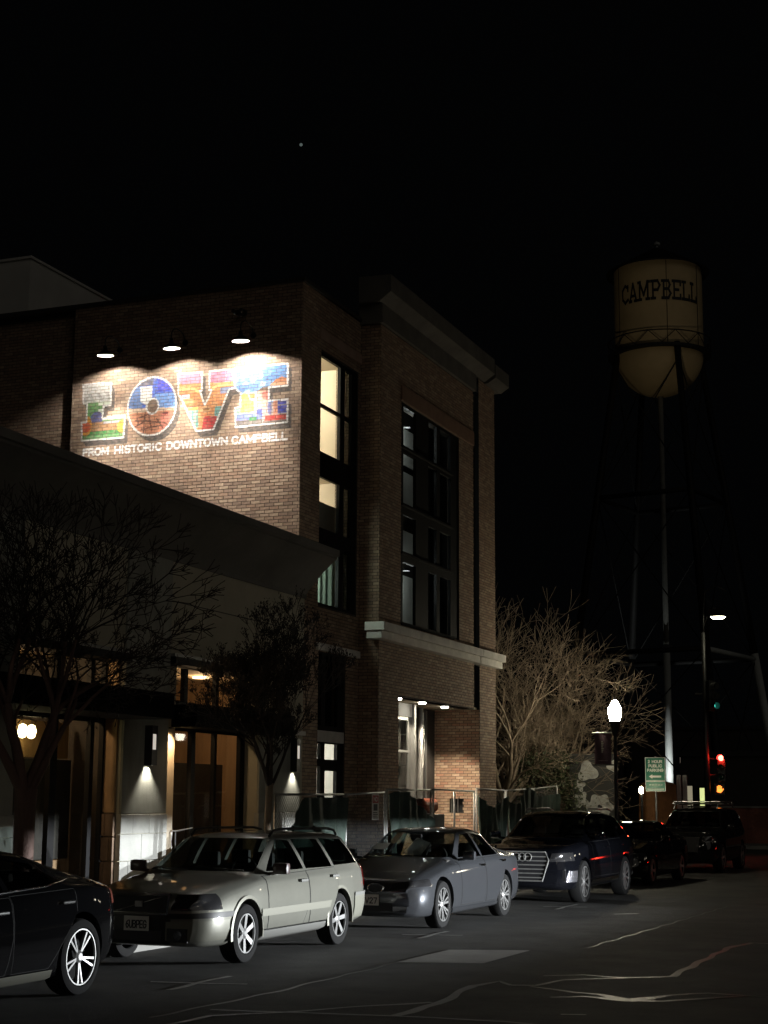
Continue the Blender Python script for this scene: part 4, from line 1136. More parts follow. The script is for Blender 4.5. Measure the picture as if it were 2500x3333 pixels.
def make_car(name, label, cat, P, xc, yf, rz=0.0, extra=None):
    L, Wd = P['L'], P['W']
    S = np.unique(np.concatenate([[0, .015, .04, .08, .13], np.linspace(.2, L - .2, 66), [L - .13, L - .08, L - .04, L - .015, L]]))
    plan = P.get('plan', [(0, .70), (.03, .78), (.12, .89), (.3, .955), (.7, .985), (1.2, 1), (L - 1.3, 1), (L - .7, .985), (L - .3, .95), (L - .1, .87), (L - .02, .76), (L, .72)])
    W = Wd * smooth_curve(plan, S, .05)
    ZT = smooth_curve(P['top'], S, .06); ZB = smooth_curve(P['bot'], S, .08)
    ZS = np.minimum(smooth_curve(P['belt'], S, .08), ZT - .035)
    WT = Wd * smooth_curve(P['roofw'], S, .10)
    rows = loft_grid(S, W, ZB, ZS, ZT, WT)
    outer = grid_mesh(rows, 'skin')
    skin = Skin(outer)
    # inner cabin cavity
    c0, c1 = P['cabin']
    k = np.where((S > c0) & (S < c1))[0]
    inn = grid_mesh(loft_grid(S[k], W[k] - .055, np.full(len(k), .38), ZS[k] - .0, np.maximum(ZT[k] - .05, .9 * ZS[k]), np.maximum(WT[k] - .055, .2)), 'cavity')
    cut = [inn]
    rw = P['r'] + P.get('arch', .055)
    for y in (P['fw'], P['fw'] + P['wb']):
        for sg in (1, -1):
            a, b = sorted((sg * (Wd - .30), sg * (Wd + .3)))
            cut.append(cyl_mesh(rw, y, P['r'] + .01, a, b))
    for wp in P['swin']: cut.append(prism_mesh(wp, -1.6, 1.6, 'x'))
    (wq, y0, y1) = P['wind']; cut.append(prism_mesh(wq, y0, y1, 'y'))
    (rq, y2, y3) = P['rear']; cut.append(prism_mesh(rq, y2, y3, 'y'))
    body = bool_cut(outer, cut)
    skin.shade(body)
    root = empty(name, (xc, yf, 0), rz)
    tag(root, label, cat, P.get('group', 'cars parked along the kerb'))
    body.materials.clear(); body.materials.append(P['paint'])
    link('body', body, None, root)
    # glass
    gm = P.get('glass', MAT['car_glass'])
    for i, wp in enumerate(P['swin']):
        for sd in (RIGHT, LEFT):
            me = skin.clip(poly_planes(wp, (1, 2), [sd]), -.004)
            if len(me.polygons): link('side_window', me, gm, root)
    far = 9
    me = skin.clip(poly_planes(wq, (0, 2), [(Vector((0, y0, 0)), Vector((0, -1, 0))), (Vector((0, y1, 0)), Vector((0, 1, 0)))]), -.003); link('windscreen', me, gm, root)
    me = skin.clip(poly_planes(rq, (0, 2), [(Vector((0, y2, 0)), Vector((0, -1, 0))), (Vector((0, y3, 0)), Vector((0, 1, 0)))]), -.003); link('rear_window', me, gm, root)
    # doors with dark gaps and handles
    for dp, (hy, hz) in P['doors']:
        cx = sum(p[0] for p in dp) / len(dp); cz = sum(p[1] for p in dp) / len(dp)
        big = [(p[0] + (.011 if p[0] > cx else -.011), p[1] + (.008 if p[1] > cz else -.008)) for p in dp]
        for sd, sg in ((RIGHT, 1), (LEFT, -1)):
            me = skin.clip(poly_planes(big, (1, 2), [sd]), .0016)
            gap = link('door_gap', me, MAT['seal'], root)
            me = skin.clip(poly_planes(dp, (1, 2), [sd]), .0045)
            d = link('door', me, P['paint'], root)
            wx = sg * (np.interp(hy, S, W) * .985)
            h = MB(); h.cbox(wx - .02 * sg if sg < 0 else wx - .02, wx + .035 if sg > 0 else wx + .02, hy - .10, hy + .10, hz - .018, hz + .018, .012) if sg > 0 else h.cbox(wx - .035, wx + .02, hy - .10, hy + .10, hz - .018, hz + .018, .012)
            h.build('door_handle', P.get('handle', P['paint']), d)
    for nm, mt, pl, axes, yl, off in P.get('clips', []):
        for sd in (RIGHT, LEFT):
            q = pl if sd is RIGHT or axes == (1, 2) else [(-a, b) for a, b in pl]
            me = skin.clip(poly_planes(q, axes, ([sd] if axes == (1, 2) else []) + [(Vector((0, yl[0], 0)), Vector((0, -1, 0))), (Vector((0, yl[1], 0)), Vector((0, 1, 0)))]), off, .0)
            if len(me.polygons): link(nm, me, mt, root)
    for nm, mt, pl, yl, off in P.get('fronts', []):
        me = skin.clip(poly_planes(pl, (0, 2), [(Vector((0, yl[0], 0)), Vector((0, -1, 0))), (Vector((0, yl[1], 0)), Vector((0, 1, 0)))]), off)
        if len(me.polygons): link(nm, me, mt, root)
    # wheels
    tm, rm, dm = wheel_meshes(P['r'], P['rim'], P.get('tw', .225), P['spokes'])
    for y in (P['fw'], P['fw'] + P['wb']):
        for sg in (1, -1):
            wh = link('wheel', tm, None, root, (sg * (Wd - .125), y, P['r']))
            if sg < 0: wh.rotation_euler = (0, 0, math.pi)
            wh.rotation_euler.x += random.uniform(0, 1)
            link('rim', rm, None, wh); link('brake_disc', dm, None, wh)
    # mirrors
    my, mz = P['mirror']
    for sg in (1, -1):
        wx = np.interp(my, S, W) * .95
        m = MB(); a, b = sorted((sg * (wx + .02), sg * (wx + .22)))
        m.cbox(a, b, my - .06, my + .05, mz - .065, mz + .075, .035); m.tube([(sg * (wx - .06), my + .02, mz - .06), (sg * (wx + .06), my, mz - .05)], .022, 8)
        mi = m.build('door_mirror', P.get('mirror_mat', P['paint']), root, angle=40)
    # seats and dashboard, dark
    m = MB()
    for sy in P.get('seats', (c0 + 1.15, c0 + 2.0)):
        for sx in (-.38, .38):
            m.cbox(sx - .24, sx + .24, sy, sy + .14, .5, P['seat'], .05); m.cbox(sx - .13, sx + .13, sy + .03, sy + .12, P['seat'] + .02, P['seat'] + .20, .04)
    m.build('seats', MAT['cabin'], root, angle=40)
    m = MB(); m.cbox(-Wd + .16, Wd - .16, c0 + .12, c0 + .55, .55, P['dash'], .05); m.lathe([(.17, -.012), (.185, 0), (.17, .012)], (.36, c0 + .72, P['dash'] + .02), 20, 'y'); m.build('dashboard', MAT['cabin'], root)
    if extra: extra(root, P, skin, S, W)
    return root

def std(L, fw, wb, ww, ztop, swin, wind, rear):
    return 0

PAINT = {
 'gold': M('champagne_paint', (.20, .20, .172), .34, metal=.40, coat=1, var=.04, spec=.1),
 'blue': M('grey_blue_paint', (.055, .058, .064), .34, metal=.42, coat=1, var=.03, spec=.05),
 'navy': M('dark_blue_paint', (.004, .0043, .006), .3, metal=.0, coat=1, spec=0),
 'black': M('black_paint', (.0045, .0045, .005), .3, coat=1, spec=0),
 'black2': M('black_paint_dusty', (.007, .007, .007), .3, coat=1, spec=0),
 'clad': M('silver_cladding', (.19, .188, .155), .45, metal=.3),
 'cladgrey': M('grey_cladding', (.14, .14, .13), .55),
}

# ---- champagne estate car
def wagon_extra(root, P, skin, S, W):
    # roof rails
    for sg in (1, -1):
        x = sg * .545
        m = MB(); m.tube([(x, 2.15, 1.40), (x, 2.25, 1.465), (x, 2.5, 1.485), (x, 3.9, 1.475), (x, 4.12, 1.45), (x, 4.2, 1.39)], .017, 8)
        for y in (2.85, 3.5): m.tube([(x, y, 1.45), (x, y, 1.512)], .016, 8)
        m.build('roof_rail', MAT['trim'], root, smooth=True)
    # grille with frame and diagonal bar
    m = MB(); m.box(-.36, .36, -.012, .03, .60, .775); g = m.build('grille', MAT['ink'], root)
    m = MB()
    m.prism([(-.40, .785), (.40, .785), (.385, .81), (-.385, .81)], -.026, .02, 'y'); m.prism([(-.40, .785), (-.37, .785), (-.35, .59), (-.375, .59)], -.026, .02, 'y'); m.prism([(.40, .785), (.37, .785), (.35, .59), (.375, .59)], -.026, .02, 'y'); m.prism([(-.375, .59), (.375, .59), (.37, .572), (-.37, .572)], -.026, .02, 'y')
    m.build('grille_frame', MAT['chrome'], g)
    m = MB(); m.prism([(-.33, .60), (-.29, .60), (.33, .775), (.29, .775)], -.020, -.013, 'y'); m.build('diagonal_bar', MAT['chrome'], g)
    m = MB(); m.cbox(-.05, .05, -.028, -.012, .655, .72, .01); m.build('badge', MAT['galv'], g)
    # bumper with intakes
    m = MB(); m.box(-.30, .30, -.014, .02, .29, .40); m.build('air_intake', MAT['ink'], root)
    for sg in (1, -1):
        m = MB(); a, b = sorted((sg * .36, sg * .62)); m.box(a, b, -.010, .06, .28, .43); m.build('fog_lamp_recess', MAT['ink'], root)
        m = MB(); m.lathe([(.001, -.012), (.05, -.012), (.055, 0)], (sg * .50, -.002, .355), 16, 'y'); m.build('fog_lamp', MAT['lens'], root)
    plate_part(root, -.02, -.022, .475, '6UBPEG', .32, .16)
    # wheel arch lips
    for y in (P['fw'], P['fw'] + P['wb']):
        for sg in (1, -1):
            m = MB(); n = 20; xs = sg * (P['W'] * .985)
            for i in range(n):
                a0 = math.pi * (i / n) * 1.12 - .19; a1 = math.pi * ((i + 1) / n) * 1.12 - .19
                r1, r2 = P['r'] + .05, P['r'] + .088
                q = lambda r, a, dx: (xs + sg * dx, y + r * math.cos(a), P['r'] + .01 + r * math.sin(a))
                m.quad(q(r1, a0, .012), q(r2, a0, .006), q(r2, a1, .006), q(r1, a1, .012)); m.quad(q(r1, a0, .012), q(r1, a1, .012), q(r1, a1, -.05), q(r1, a0, -.05))
            m.build('arch_lip', PAINT['clad'], root, smooth=True)
    # roof luggage and tail lamps columns
    for sg in (1, -1):
        pass
    m = MB(); m.tube([(.62, 1.32, 1.02), (.2, 1.37, 1.03)], .008, 5); m.tube([(-.1, 1.30, 1.01), (-.5, 1.36, 1.025)], .008, 5); m.build('wiper', MAT['trim'], root)
WAG = dict(L=4.73, W=.905, r=.33, rim=.225, fw=.92, wb=2.664, paint=PAINT['gold'], cabin=(1.15, 4.45), seat=1.0, dash=.96,
 top=[(0, .60), (.02, .74), (.07, .80), (.16, .825), (.6, .89), (1.26, .965), (1.34, .99), (2.08, 1.405), (2.3, 1.44), (3.2, 1.455), (4.15, 1.42), (4.3, 1.385), (4.58, 1.0), (4.66, .82), (4.70, .70), (4.73, .60)],
 bot=[(0, .25), (.15, .22), (.5, .21), (4.2, .23), (4.6, .28), (4.73, .34)],
 belt=[(0, .66), (.5, .80), (1.3, .915), (2.5, .94), (4.73, .98)],
 roofw=[(0, .80), (1.1, .86), (1.45, .80), (2.1, .69), (3.0, .69), (4.2, .68), (4.5, .74), (4.73, .80)],
 swin=[[(1.62, 1.00), (2.58, 1.00), (2.50, 1.345), (2.18, 1.365)], [(2.66, 1.00), (3.45, 1.00), (3.35, 1.345), (2.58, 1.36)], [(3.53, 1.01), (4.36, 1.02), (4.16, 1.33), (3.43, 1.355)]],
 wind=([(-.70, 1.0), (.70, 1.0), (.575, 1.375), (-.575, 1.375)], 1.25, 2.25), rear=([(-.62, 1.03), (.62, 1.03), (.56, 1.35), (-.56, 1.35)], 4.22, 4.65),
 doors=[([(1.45, .34), (2.44, .34), (2.60, .62), (2.60, .965), (1.45, .945)], (2.42, .865)), ([(2.63, .34), (3.22, .34), (3.50, .72), (3.50, .985), (2.63, .97)], (3.38, .885))],
 spokes=(6, .05, .058, False, 0), mirror=(1.62, 1.03), mirror_mat=M('mirror_brown', (.05, .03, .028), .4, coat=.5), handle=PAINT['cladgrey'],
 clips=[('side_moulding', PAINT['clad'], [(1.26, .50), (3.22, .50), (3.27, .585), (1.26, .585)], (1, 2), (1.2, 3.4), .014), ('sill_trim', PAINT['cladgrey'], [(1.32, .20), (3.15, .20), (3.15, .335), (1.32, .335)], (1, 2), (1.2, 3.3), .012), ('sill_strip', MAT['chrome'], [(1.32, .336), (3.15, .336), (3.15, .352), (1.32, .352)], (1, 2), (1.2, 3.3), .015),
        ('headlamp', MAT['lens'], [(.40, .625), (.88, .63), (.88, .80), (.44, .79)], (0, 2), (-.1, .36), .006), ('indicator', M('amber_lens', (.30, .15, .05), .15, coat=1), [(.865, .66), (.905, .66), (.905, .77), (.865, .77)], (0, 2), (.10, .44), .0095),
        ('bumper_strip', PAINT['clad'], [(.34, .30), (.93, .30), (.93, .52), (.34, .50)], (0, 2), (-.1, .50), .007), ('bumper_top', MAT['trim'], [(.0, .525), (.93, .545), (.93, .605), (.0, .575)], (0, 2), (-.1, .60), .013),
        ('tail_lamp', MAT['red_lens'], [(.60, .72), (.95, .72), (.95, 1.25), (.55, 1.25)], (0, 2), (4.44, 4.8), .008), ('rear_bumper', PAINT['clad'], [(4.06, .32), (4.80, .32), (4.80, .60), (4.06, .60)], (1, 2), (4.0, 4.9), .014), ('rear_bumper_top', PAINT['cladgrey'], [(4.06, .60), (4.80, .60), (4.80, .645), (4.06, .645)], (1, 2), (4.0, 4.9), .017)],
 fronts=[('bumper_centre', MAT['trim'], [(-.40, .26), (.40, .26), (.40, .53), (-.40, .53)], (-.1, .2), .006)])
make_car('estate_car', 'champagne gold estate car with roof rails and six spoke wheels', 'car', WAG, -8.5 - .905 + .02, 17.17 - .92, math.radians(-.4), wagon_extra)

# ---- grey blue saloon
def sedan_extra(root, P, skin, S, W):
    for sg in (1, -1):
        m = MB(); n = 18
        oval = [(sg * .16 + .125 * math.cos(2 * math.pi * k / n), .60 + .065 * math.sin(2 * math.pi * k / n)) for k in range(n)]
        m.prism(oval, -.018, .02, 'y'); k_ = m.build('grille', MAT['ink'], root)
        m = MB(); m.tube([(p[0], -.018, p[1]) for p in oval] + [(oval[0][0], -.018, oval[0][1])], .010, 6, False); m.build('grille_rim', MAT['chrome'], k_)
        m = MB(); m.lathe([(.001, -.012), (.045, -.012), (.05, 0)], (sg * .56, .045, .30), 14, 'y'); m.build('fog_lamp', MAT['lens'], root)
    m = MB(); m.box(-.42, .42, -.006, .03, .27, .38); m.build('air_intake', MAT['ink'], root)
    plate_part(root, .06, -.02, .43, 'VV27', .31, .155)
    m = MB(); m.cbox(-.10, .10, 1.98, 2.04, 1.27, 1.33, .02); m.build('rear_view_mirror', MAT['trim'], root)
    m = MB(); m.add([(-.62, 1.62, 1.10), (-.36, 1.62, 1.10), (-.34, 1.78, 1.19), (-.56, 1.78, 1.19)], [(0, 1, 2, 3)]); m.build('dashboard_paper', M('paper', (.55, .60, .57), .8), root)
    m = MB(); m.add([(-.10, 1.62, 1.02), (.22, 1.66, 1.02), (.26, 1.95, 1.20), (.02, 2.0, 1.28)], [(0, 1, 2, 3)]); m.build('sun_shade', M('shade_silver', (.45, .44, .40), .45, var=.3, vscale=8), root)
SED = dict(L=4.84, W=.915, r=.34, rim=.245, fw=.85, wb=2.888, paint=PAINT['blue'], cabin=(1.25, 4.2), seat=.98, dash=.97,
 top=[(0, .52), (.03, .66), (.10, .715), (.5, .82), (1.2, .945), (1.42, .985), (2.25, 1.395), (2.55, 1.43), (3.0, 1.43), (3.35, 1.385), (4.02, 1.105), (4.16, 1.075), (4.66, 1.02), (4.76, .93), (4.81, .75), (4.84, .6)],
 bot=[(0, .22), (.15, .18), (.5, .17), (4.2, .19), (4.6, .24), (4.84, .32)],
 belt=[(0, .58), (.5, .74), (1.3, .885), (2.5, .93), (3.6, .96), (4.84, .95)],
 roofw=[(0, .78), (1.15, .84), (1.5, .78), (2.25, .66), (3.2, .655), (3.9, .70), (4.2, .80), (4.84, .82)],
 swin=[[(1.80, .995), (2.72, .99), (2.70, 1.345), (2.34, 1.33)], [(2.80, .99), (3.55, 1.0), (3.30, 1.30), (2.78, 1.345)], [(3.60, 1.01), (3.86, 1.05), (3.60, 1.175), (3.42, 1.24)]],
 wind=([(-.72, 1.0), (.72, 1.0), (.56, 1.365), (-.56, 1.365)], 1.34, 2.42), rear=([(-.56, 1.13), (.56, 1.13), (.50, 1.36), (-.50, 1.36)], 3.4, 4.0),
 doors=[([(1.60, .30), (2.66, .30), (2.74, .60), (2.74, .955), (1.60, .94)], (2.55, .86)), ([(2.77, .30), (3.30, .30), (3.72, .76), (3.72, .975), (2.77, .96)], (3.58, .90))],
 spokes=(7, .026, .03, True, .16), mirror=(1.72, 1.02), handle=MAT['chrome'],
 clips=[('tail_lamp', MAT['red_lens'], [(.55, .76), (.95, .76), (.95, .95), (.55, .95)], (0, 2), (4.62, 4.9), .007), ('headlamp', MAT['lens'], [(.36, .565), (.90, .63), (.90, .73), (.40, .66)], (0, 2), (-.1, .42), .006), ('sill_trim', PAINT['blue'], [(1.25, .17), (3.35, .17), (3.35, .27), (1.25, .27)], (1, 2), (1.2, 3.4), .016)],
 fronts=[])
make_car('saloon_car', 'grey blue saloon car with many spoked wheels, parked behind the estate car', 'car', SED, -8.19 - .915 + .02, 23.06 - .85, math.radians(-.8), sedan_extra)

# ---- large dark SUV
def suv_extra(root, P, skin, S, W):
    fr = [(-.50, .94), (.50, .94), (.56, .80), (.44, .42), (-.44, .42), (-.56, .80)]
    m = MB(); m.prism(fr, -.02, .05, 'y'); g = m.build('grille', MAT['ink'], root)
    m = MB(); m.tube([(a, -.024, b) for a, b in fr + fr[:1]], .015, 8, False); m.build('grille_frame', MAT['galv'], g)
    m = MB()
    for z in (.48, .555, .63, .705, .78, .855):
        wv = np.interp(z, [.42, .80, .94], [.44, .56, .50]) - .03
        m.box(-wv, wv, -.030, -.021, z - .010, z + .010)
    m.build('grille_slats', MAT['galv'], g)
    m = MB(); m.box(-.52, .52, -.034, -.014, .925, .955); m.build('chrome_bar', MAT['chrome'], g)
    for k in range(4):
        m = MB(); c = (-.165 + .11 * k, -.034, .845)
        m.tube([(c[0] + .07 * math.cos(a), c[1], c[2] + .07 * math.sin(a)) for a in np.linspace(0, 2 * math.pi, 22)], .010, 6, False); m.build('ring_emblem', MAT['galv'], g)
    for sg in (1, -1):
        m = MB(); a, b = sorted((sg * .60, sg * .85)); m.box(a, b, .06, .16, .42, .62); m.build('air_intake', MAT['ink'], root)
        x = sg * .62
        m = MB(); m.tube([(x, 2.35, 1.64), (x, 2.45, 1.71), (x, 3.9, 1.71), (x, 4.3, 1.64)], .016, 8); m.build('roof_rail', MAT['galv'], root, smooth=True)
    plate_part(root, 0, -.04, .50, 'VV27', .01, .01) if False else None
SUV = dict(L=5.05, W=.98, r=.385, rim=.285, tw=.26, fw=.95, wb=2.994, paint=PAINT['navy'], cabin=(1.25, 4.7), seat=1.2, dash=1.1, glass=MAT['dark_glass'],
 top=[(0, .78), (.03, .93), (.09, .985), (.5, 1.06), (1.25, 1.125), (1.42, 1.16), (2.2, 1.60), (2.55, 1.665), (3.4, 1.675), (4.3, 1.60), (4.55, 1.50), (4.82, 1.10), (4.95, .98), (5.02, .85), (5.05, .7)],
 bot=[(0, .30), (.15, .25), (.5, .24), (4.4, .27), (4.8, .33), (5.05, .42)],
 belt=[(0, .82), (.5, .97), (1.3, 1.06), (2.5, 1.09), (5.05, 1.14)],
 roofw=[(0, .80), (1.15, .86), (1.5, .80), (2.2, .70), (3.5, .69), (4.4, .68), (4.7, .74), (5.05, .8)],
 swin=[[(1.72, 1.15), (2.72, 1.15), (2.70, 1.55), (2.32, 1.545)], [(2.80, 1.15), (3.66, 1.16), (3.62, 1.535), (2.78, 1.55)], [(3.74, 1.17), (4.42, 1.22), (4.20, 1.49), (3.70, 1.53)]],
 wind=([(-.76, 1.17), (.76, 1.17), (.62, 1.58), (-.62, 1.58)], 1.34, 2.4), rear=([(-.62, 1.2), (.62, 1.2), (.54, 1.5), (-.54, 1.5)], 4.3, 4.85),
 doors=[([(1.55, .46), (2.68, .46), (2.75, .70), (2.75, 1.11), (1.55, 1.09)], (2.55, .99)), ([(2.78, .46), (3.42, .46), (3.78, .92), (3.78, 1.13), (2.78, 1.12)], (3.62, 1.02))],
 spokes=(10, .032, .042, False, 0), mirror=(1.72, 1.2), handle=PAINT['navy'],
 clips=[('tail_lamp', MAT['red_lens'], [(.55, .92), (1, .92), (1, 1.12), (.55, 1.12)], (0, 2), (4.72, 5.1), .007), ('headlamp', MAT['lens'], [(.57, .76), (.97, .78), (.97, .93), (.60, .91)], (0, 2), (-.1, .40), .006), ('sill_strip', MAT['chrome'], [(1.42, .33), (3.42, .33), (3.42, .42), (1.42, .40)], (1, 2), (1.3, 3.5), .014), ('bumper_glint', M('glint_mesh', (.30, .30, .33), .25, metal=.8, bump=1.0, bscale=30), [(.84, .40), (.985, .40), (.985, .60), (.88, .60)], (0, 2), (.05, .50), .008)])  # bumper corner patch: headlamp glint put into a pale metallic colour
make_car('large_suv', 'large dark blue SUV with tall slatted grille and four ring emblem', 'car', SUV, -7.88 - .98 + .02, 30.02 - .95, math.radians(-1.2), suv_extra)

# ---- dark coupe at the left edge, seen from its tail
def coupe_extra(root, P, skin, S, W):
    m = MB(); m.tube([(.86 * .97, 1.7, .975), (.89 * .97, 2.6, 1.0), (.87 * .97, 3.4, 1.03), (.79 * .97, 3.86, 1.08)], .012, 8); m.build('window_strip', MAT['chrome'], root, smooth=True)
COU = dict(L=4.84, W=.955, r=.355, rim=.265, tw=.245, fw=.95, wb=2.96, paint=PAINT['black'], cabin=(1.25, 4.3), seat=.95, dash=.95, glass=MAT['dark_glass'],
 top=[(0, .52), (.03, .64), (.10, .69), (.5, .79), (1.2, .92), (1.42, .97), (2.2, 1.36), (2.5, 1.405), (2.9, 1.41), (3.4, 1.345), (4.2, 1.135), (4.45, 1.065), (4.66, 1.00), (4.76, .91), (4.81, .72), (4.84, .6)],
 bot=[(0, .22), (.15, .17), (.5, .16), (4.2, .18), (4.5, .24), (4.84, .36)],
 belt=[(0, .58), (.5, .74), (1.3, .885), (2.5, .94), (3.5, .985), (4.2, 1.0), (4.84, .93)],
 roofw=[(0, .78), (1.15, .84), (1.5, .78), (2.2, .64), (3.1, .62), (3.9, .66), (4.3, .76), (4.84, .80)],
 swin=[[(1.75, .99), (2.72, .99), (2.70, 1.32), (2.34, 1.30)], [(2.80, .99), (3.72, 1.05), (3.40, 1.235), (2.78, 1.32)]],
 wind=([(-.72, .98), (.72, .98), (.55, 1.34), (-.55, 1.34)], 1.34, 2.42), rear=([(-.56, 1.13), (.56, 1.13), (.48, 1.33), (-.48, 1.33)], 3.35, 4.25),
 doors=[([(1.60, .30), (2.66, .30), (2.74, .60), (2.74, .955), (1.60, .94)], (2.55, .84)), ([(2.77, .30), (3.35, .30), (3.80, .78), (3.80, .99), (2.77, .965)], (3.62, .88))],
 spokes=(5, .016, .022, True, .15), mirror=(1.7, 1.0), handle=MAT['chrome'],
 plan=[(0, .70), (.03, .78), (.12, .89), (.3, .955), (.7, .985), (1.2, 1), (3.7, 1), (4.2, .985), (4.5, .94), (4.7, .86), (4.8, .76), (4.84, .66)],
 clips=[('tail_lamp', M('clear_red_lens', (.35, .10, .07), .15, coat=1), [(.5, .82), (.95, .82), (.95, .96), (.5, .96)], (0, 2), (4.55, 4.9), .007), ('sill_strip', PAINT['clad'], [(1.35, .20), (3.42, .20), (3.42, .285), (1.35, .285)], (1, 2), (1.2, 3.6), .014)])
make_car('fastback_car', 'black fastback car at the left edge showing its rear wheel', 'car', COU, -8.55 - .955 + .03, 13.71 - .95 - 2.96, 0, coupe_extra)

# ---- dark car behind the SUV
CR4 = dict(SED); CR4.update(paint=PAINT['black2'], glass=MAT['dark_glass'], handle=PAINT['black2'], spokes=(5, .05, .06, False, 0),
 clips=[('tail_lamp', MAT['red_lens'], [(.55, .76), (.95, .76), (.95, .95), (.55, .95)], (0, 2), (4.62, 4.9), .007), ('headlamp', MAT['lens'], [(.36, .565), (.90, .60), (.90, .74), (.40, .70)], (0, 2), (-.1, .42), .006)])
def c4_extra(root, P, skin, S, W):
    m = MB(); m.prism([(-.36, .64), (.36, .64), (.30, .30), (-.30, .30)], -.015, .03, 'y'); m.build('grille', MAT['ink'], root)
    m = MB(); m.box(-.38, .38, -.025, -.004, .635, .66); m.build('chrome_bar', MAT['galv'], root)
make_car('dark_saloon', 'small black saloon car half hidden behind the large SUV', 'car', CR4, -8.1 - .90, 36.95 - .85, math.radians(-1.5), c4_extra)

# ---- boxy dark SUV with roof rack, last in the row
def c5_extra(root, P, skin, S, W):
    m = MB(); m.prism([(-.5, .95), (.5, .95), (.45, .55), (-.45, .55)], -.015, .03, 'y'); m.build('grille', MAT['ink'], root)
    for sg in (1, -1):
        x = sg * .60
        m = MB(); m.tube([(x, 1.95, 1.68), (x, 2.1, 1.80), (x, 4.2, 1.80), (x, 4.35, 1.68)], .02, 8); m.build('roof_rail', MAT['galv'], root, smooth=True)
    for y in (2.3, 3.0, 3.7):
        m = MB(); m.cbox(-.72, .72, y - .05, y + .05, 1.80, 1.845, .012); m.build('rack_bar', MAT['alu'], root)
    m = MB(); m.cbox(-.66, .66, 2.15, 4.0, 1.86, 1.89, .01); m.build('rack_board', MAT['alu'], root)
BOX = dict(SUV); BOX.update(L=4.85, W=.95, r=.385, fw=.92, wb=2.79, paint=PAINT['black2'], cabin=(1.2, 4.6),
 top=[(0, .85), (.03, 1.02), (.09, 1.07), (.5, 1.11), (1.2, 1.16), (1.4, 1.19), (1.98, 1.63), (2.3, 1.70), (3.4, 1.715), (4.35, 1.68), (4.55, 1.58), (4.72, 1.10), (4.78, .95), (4.82, .8), (4.85, .7)],
 roofw=[(0, .82), (1.15, .88), (1.45, .84), (2.0, .74), (3.5, .74), (4.4, .73), (4.7, .78), (4.85, .82)],
 swin=[[(1.62, 1.18), (2.62, 1.18), (2.60, 1.58), (2.12, 1.57)], [(2.70, 1.18), (3.52, 1.18), (3.50, 1.575), (2.68, 1.58)], [(3.60, 1.18), (4.45, 1.2), (4.32, 1.55), (3.58, 1.57)]],
 wind=([(-.76, 1.2), (.76, 1.2), (.64, 1.60), (-.64, 1.60)], 1.3, 2.2), rear=([(-.62, 1.22), (.62, 1.22), (.58, 1.56), (-.58, 1.56)], 4.35, 4.8),
 doors=[([(1.50, .46), (2.60, .46), (2.66, .70), (2.66, 1.13), (1.50, 1.12)], (2.48, 1.02)), ([(2.69, .46), (3.30, .46), (3.60, .92), (3.60, 1.14), (2.69, 1.13)], (3.46, 1.04))],
 clips=[('tail_lamp', MAT['red_lens'], [(.6, .95), (1, .95), (1, 1.25), (.6, 1.25)], (0, 2), (4.6, 4.9), .007), ('headlamp', MAT['lens'], [(.55, .80), (.95, .82), (.95, .98), (.58, .96)], (0, 2), (-.1, .40), .006)], handle=PAINT['black2'], spokes=(6, .05, .06, False, 0))
make_car('boxy_suv', 'boxy black SUV with a pale loaded roof rack, last in the row', 'car', BOX, -7.85 - .95, 43.9 - .2, math.radians(-1.0), c5_extra)

# ---- two cars on the road outside the picture: one waits at the lights, one turns out of the opposite side with its headlamps on
WAIT = dict(SED); WAIT.update(paint=PAINT['black2'], group='cars on the road')
def wait_extra(root, P, skin, S, W):
    for sg in (1, -1):
        m = MB(); a, b = sorted((sg * .58, sg * .88)); m.cbox(a, b, 4.76, 4.86, .72, .92, .03); t = m.build('tail_lamp', MAT['red_lit'], root)
        lamp('brake_light', 'POINT', (sg * .73, 4.95, .82), 4, (1, .04, .02), root, .05, local=True)
wr = make_car('waiting_car', 'dark saloon car with red brake lamps waiting at the traffic signal', 'car', WAIT, -3.6, 52.0, math.pi, wait_extra)
COME = dict(SUV); COME.update(paint=PAINT['black2'], group='cars on the road', clips=[])
def come_extra(root, P, skin, S, W):
    for sg in (1, -1):
        x, z = sg * .72, .72
        m = MB(); m.lathe([(.10, -.02), (.085, .04), (.03, .08), (.001, .085)], (x, -.03, z), 20, 'y'); h = m.build('headlamp_reflector', MAT['chrome'], root, smooth=True)
        m = MB(); m.box(x - .2, x + .2, -.152, -.150, z + .0048, z + .10); m.build('beam_shield', MAT['ink'], root)
        m = MB(); m.box(x - .2, x + .2, -.152, -.150, z - .12, z - .0078); m.build('beam_shield', MAT['ink'], root)  # lower plate added to keep the beam off the near road
        lamp('headlamp_beam', 'SPOT', (x, -.03, z), 14500, (.93, .97, 1.0), root, .0014, 92, 1.0, (.12, -1, -.01), local=True)
cr = make_car('turning_car', 'dark SUV with white headlamps lit, turning out of the opposite side', 'car', COME, 4.6, 25.3, -math.pi / 2, come_extra)

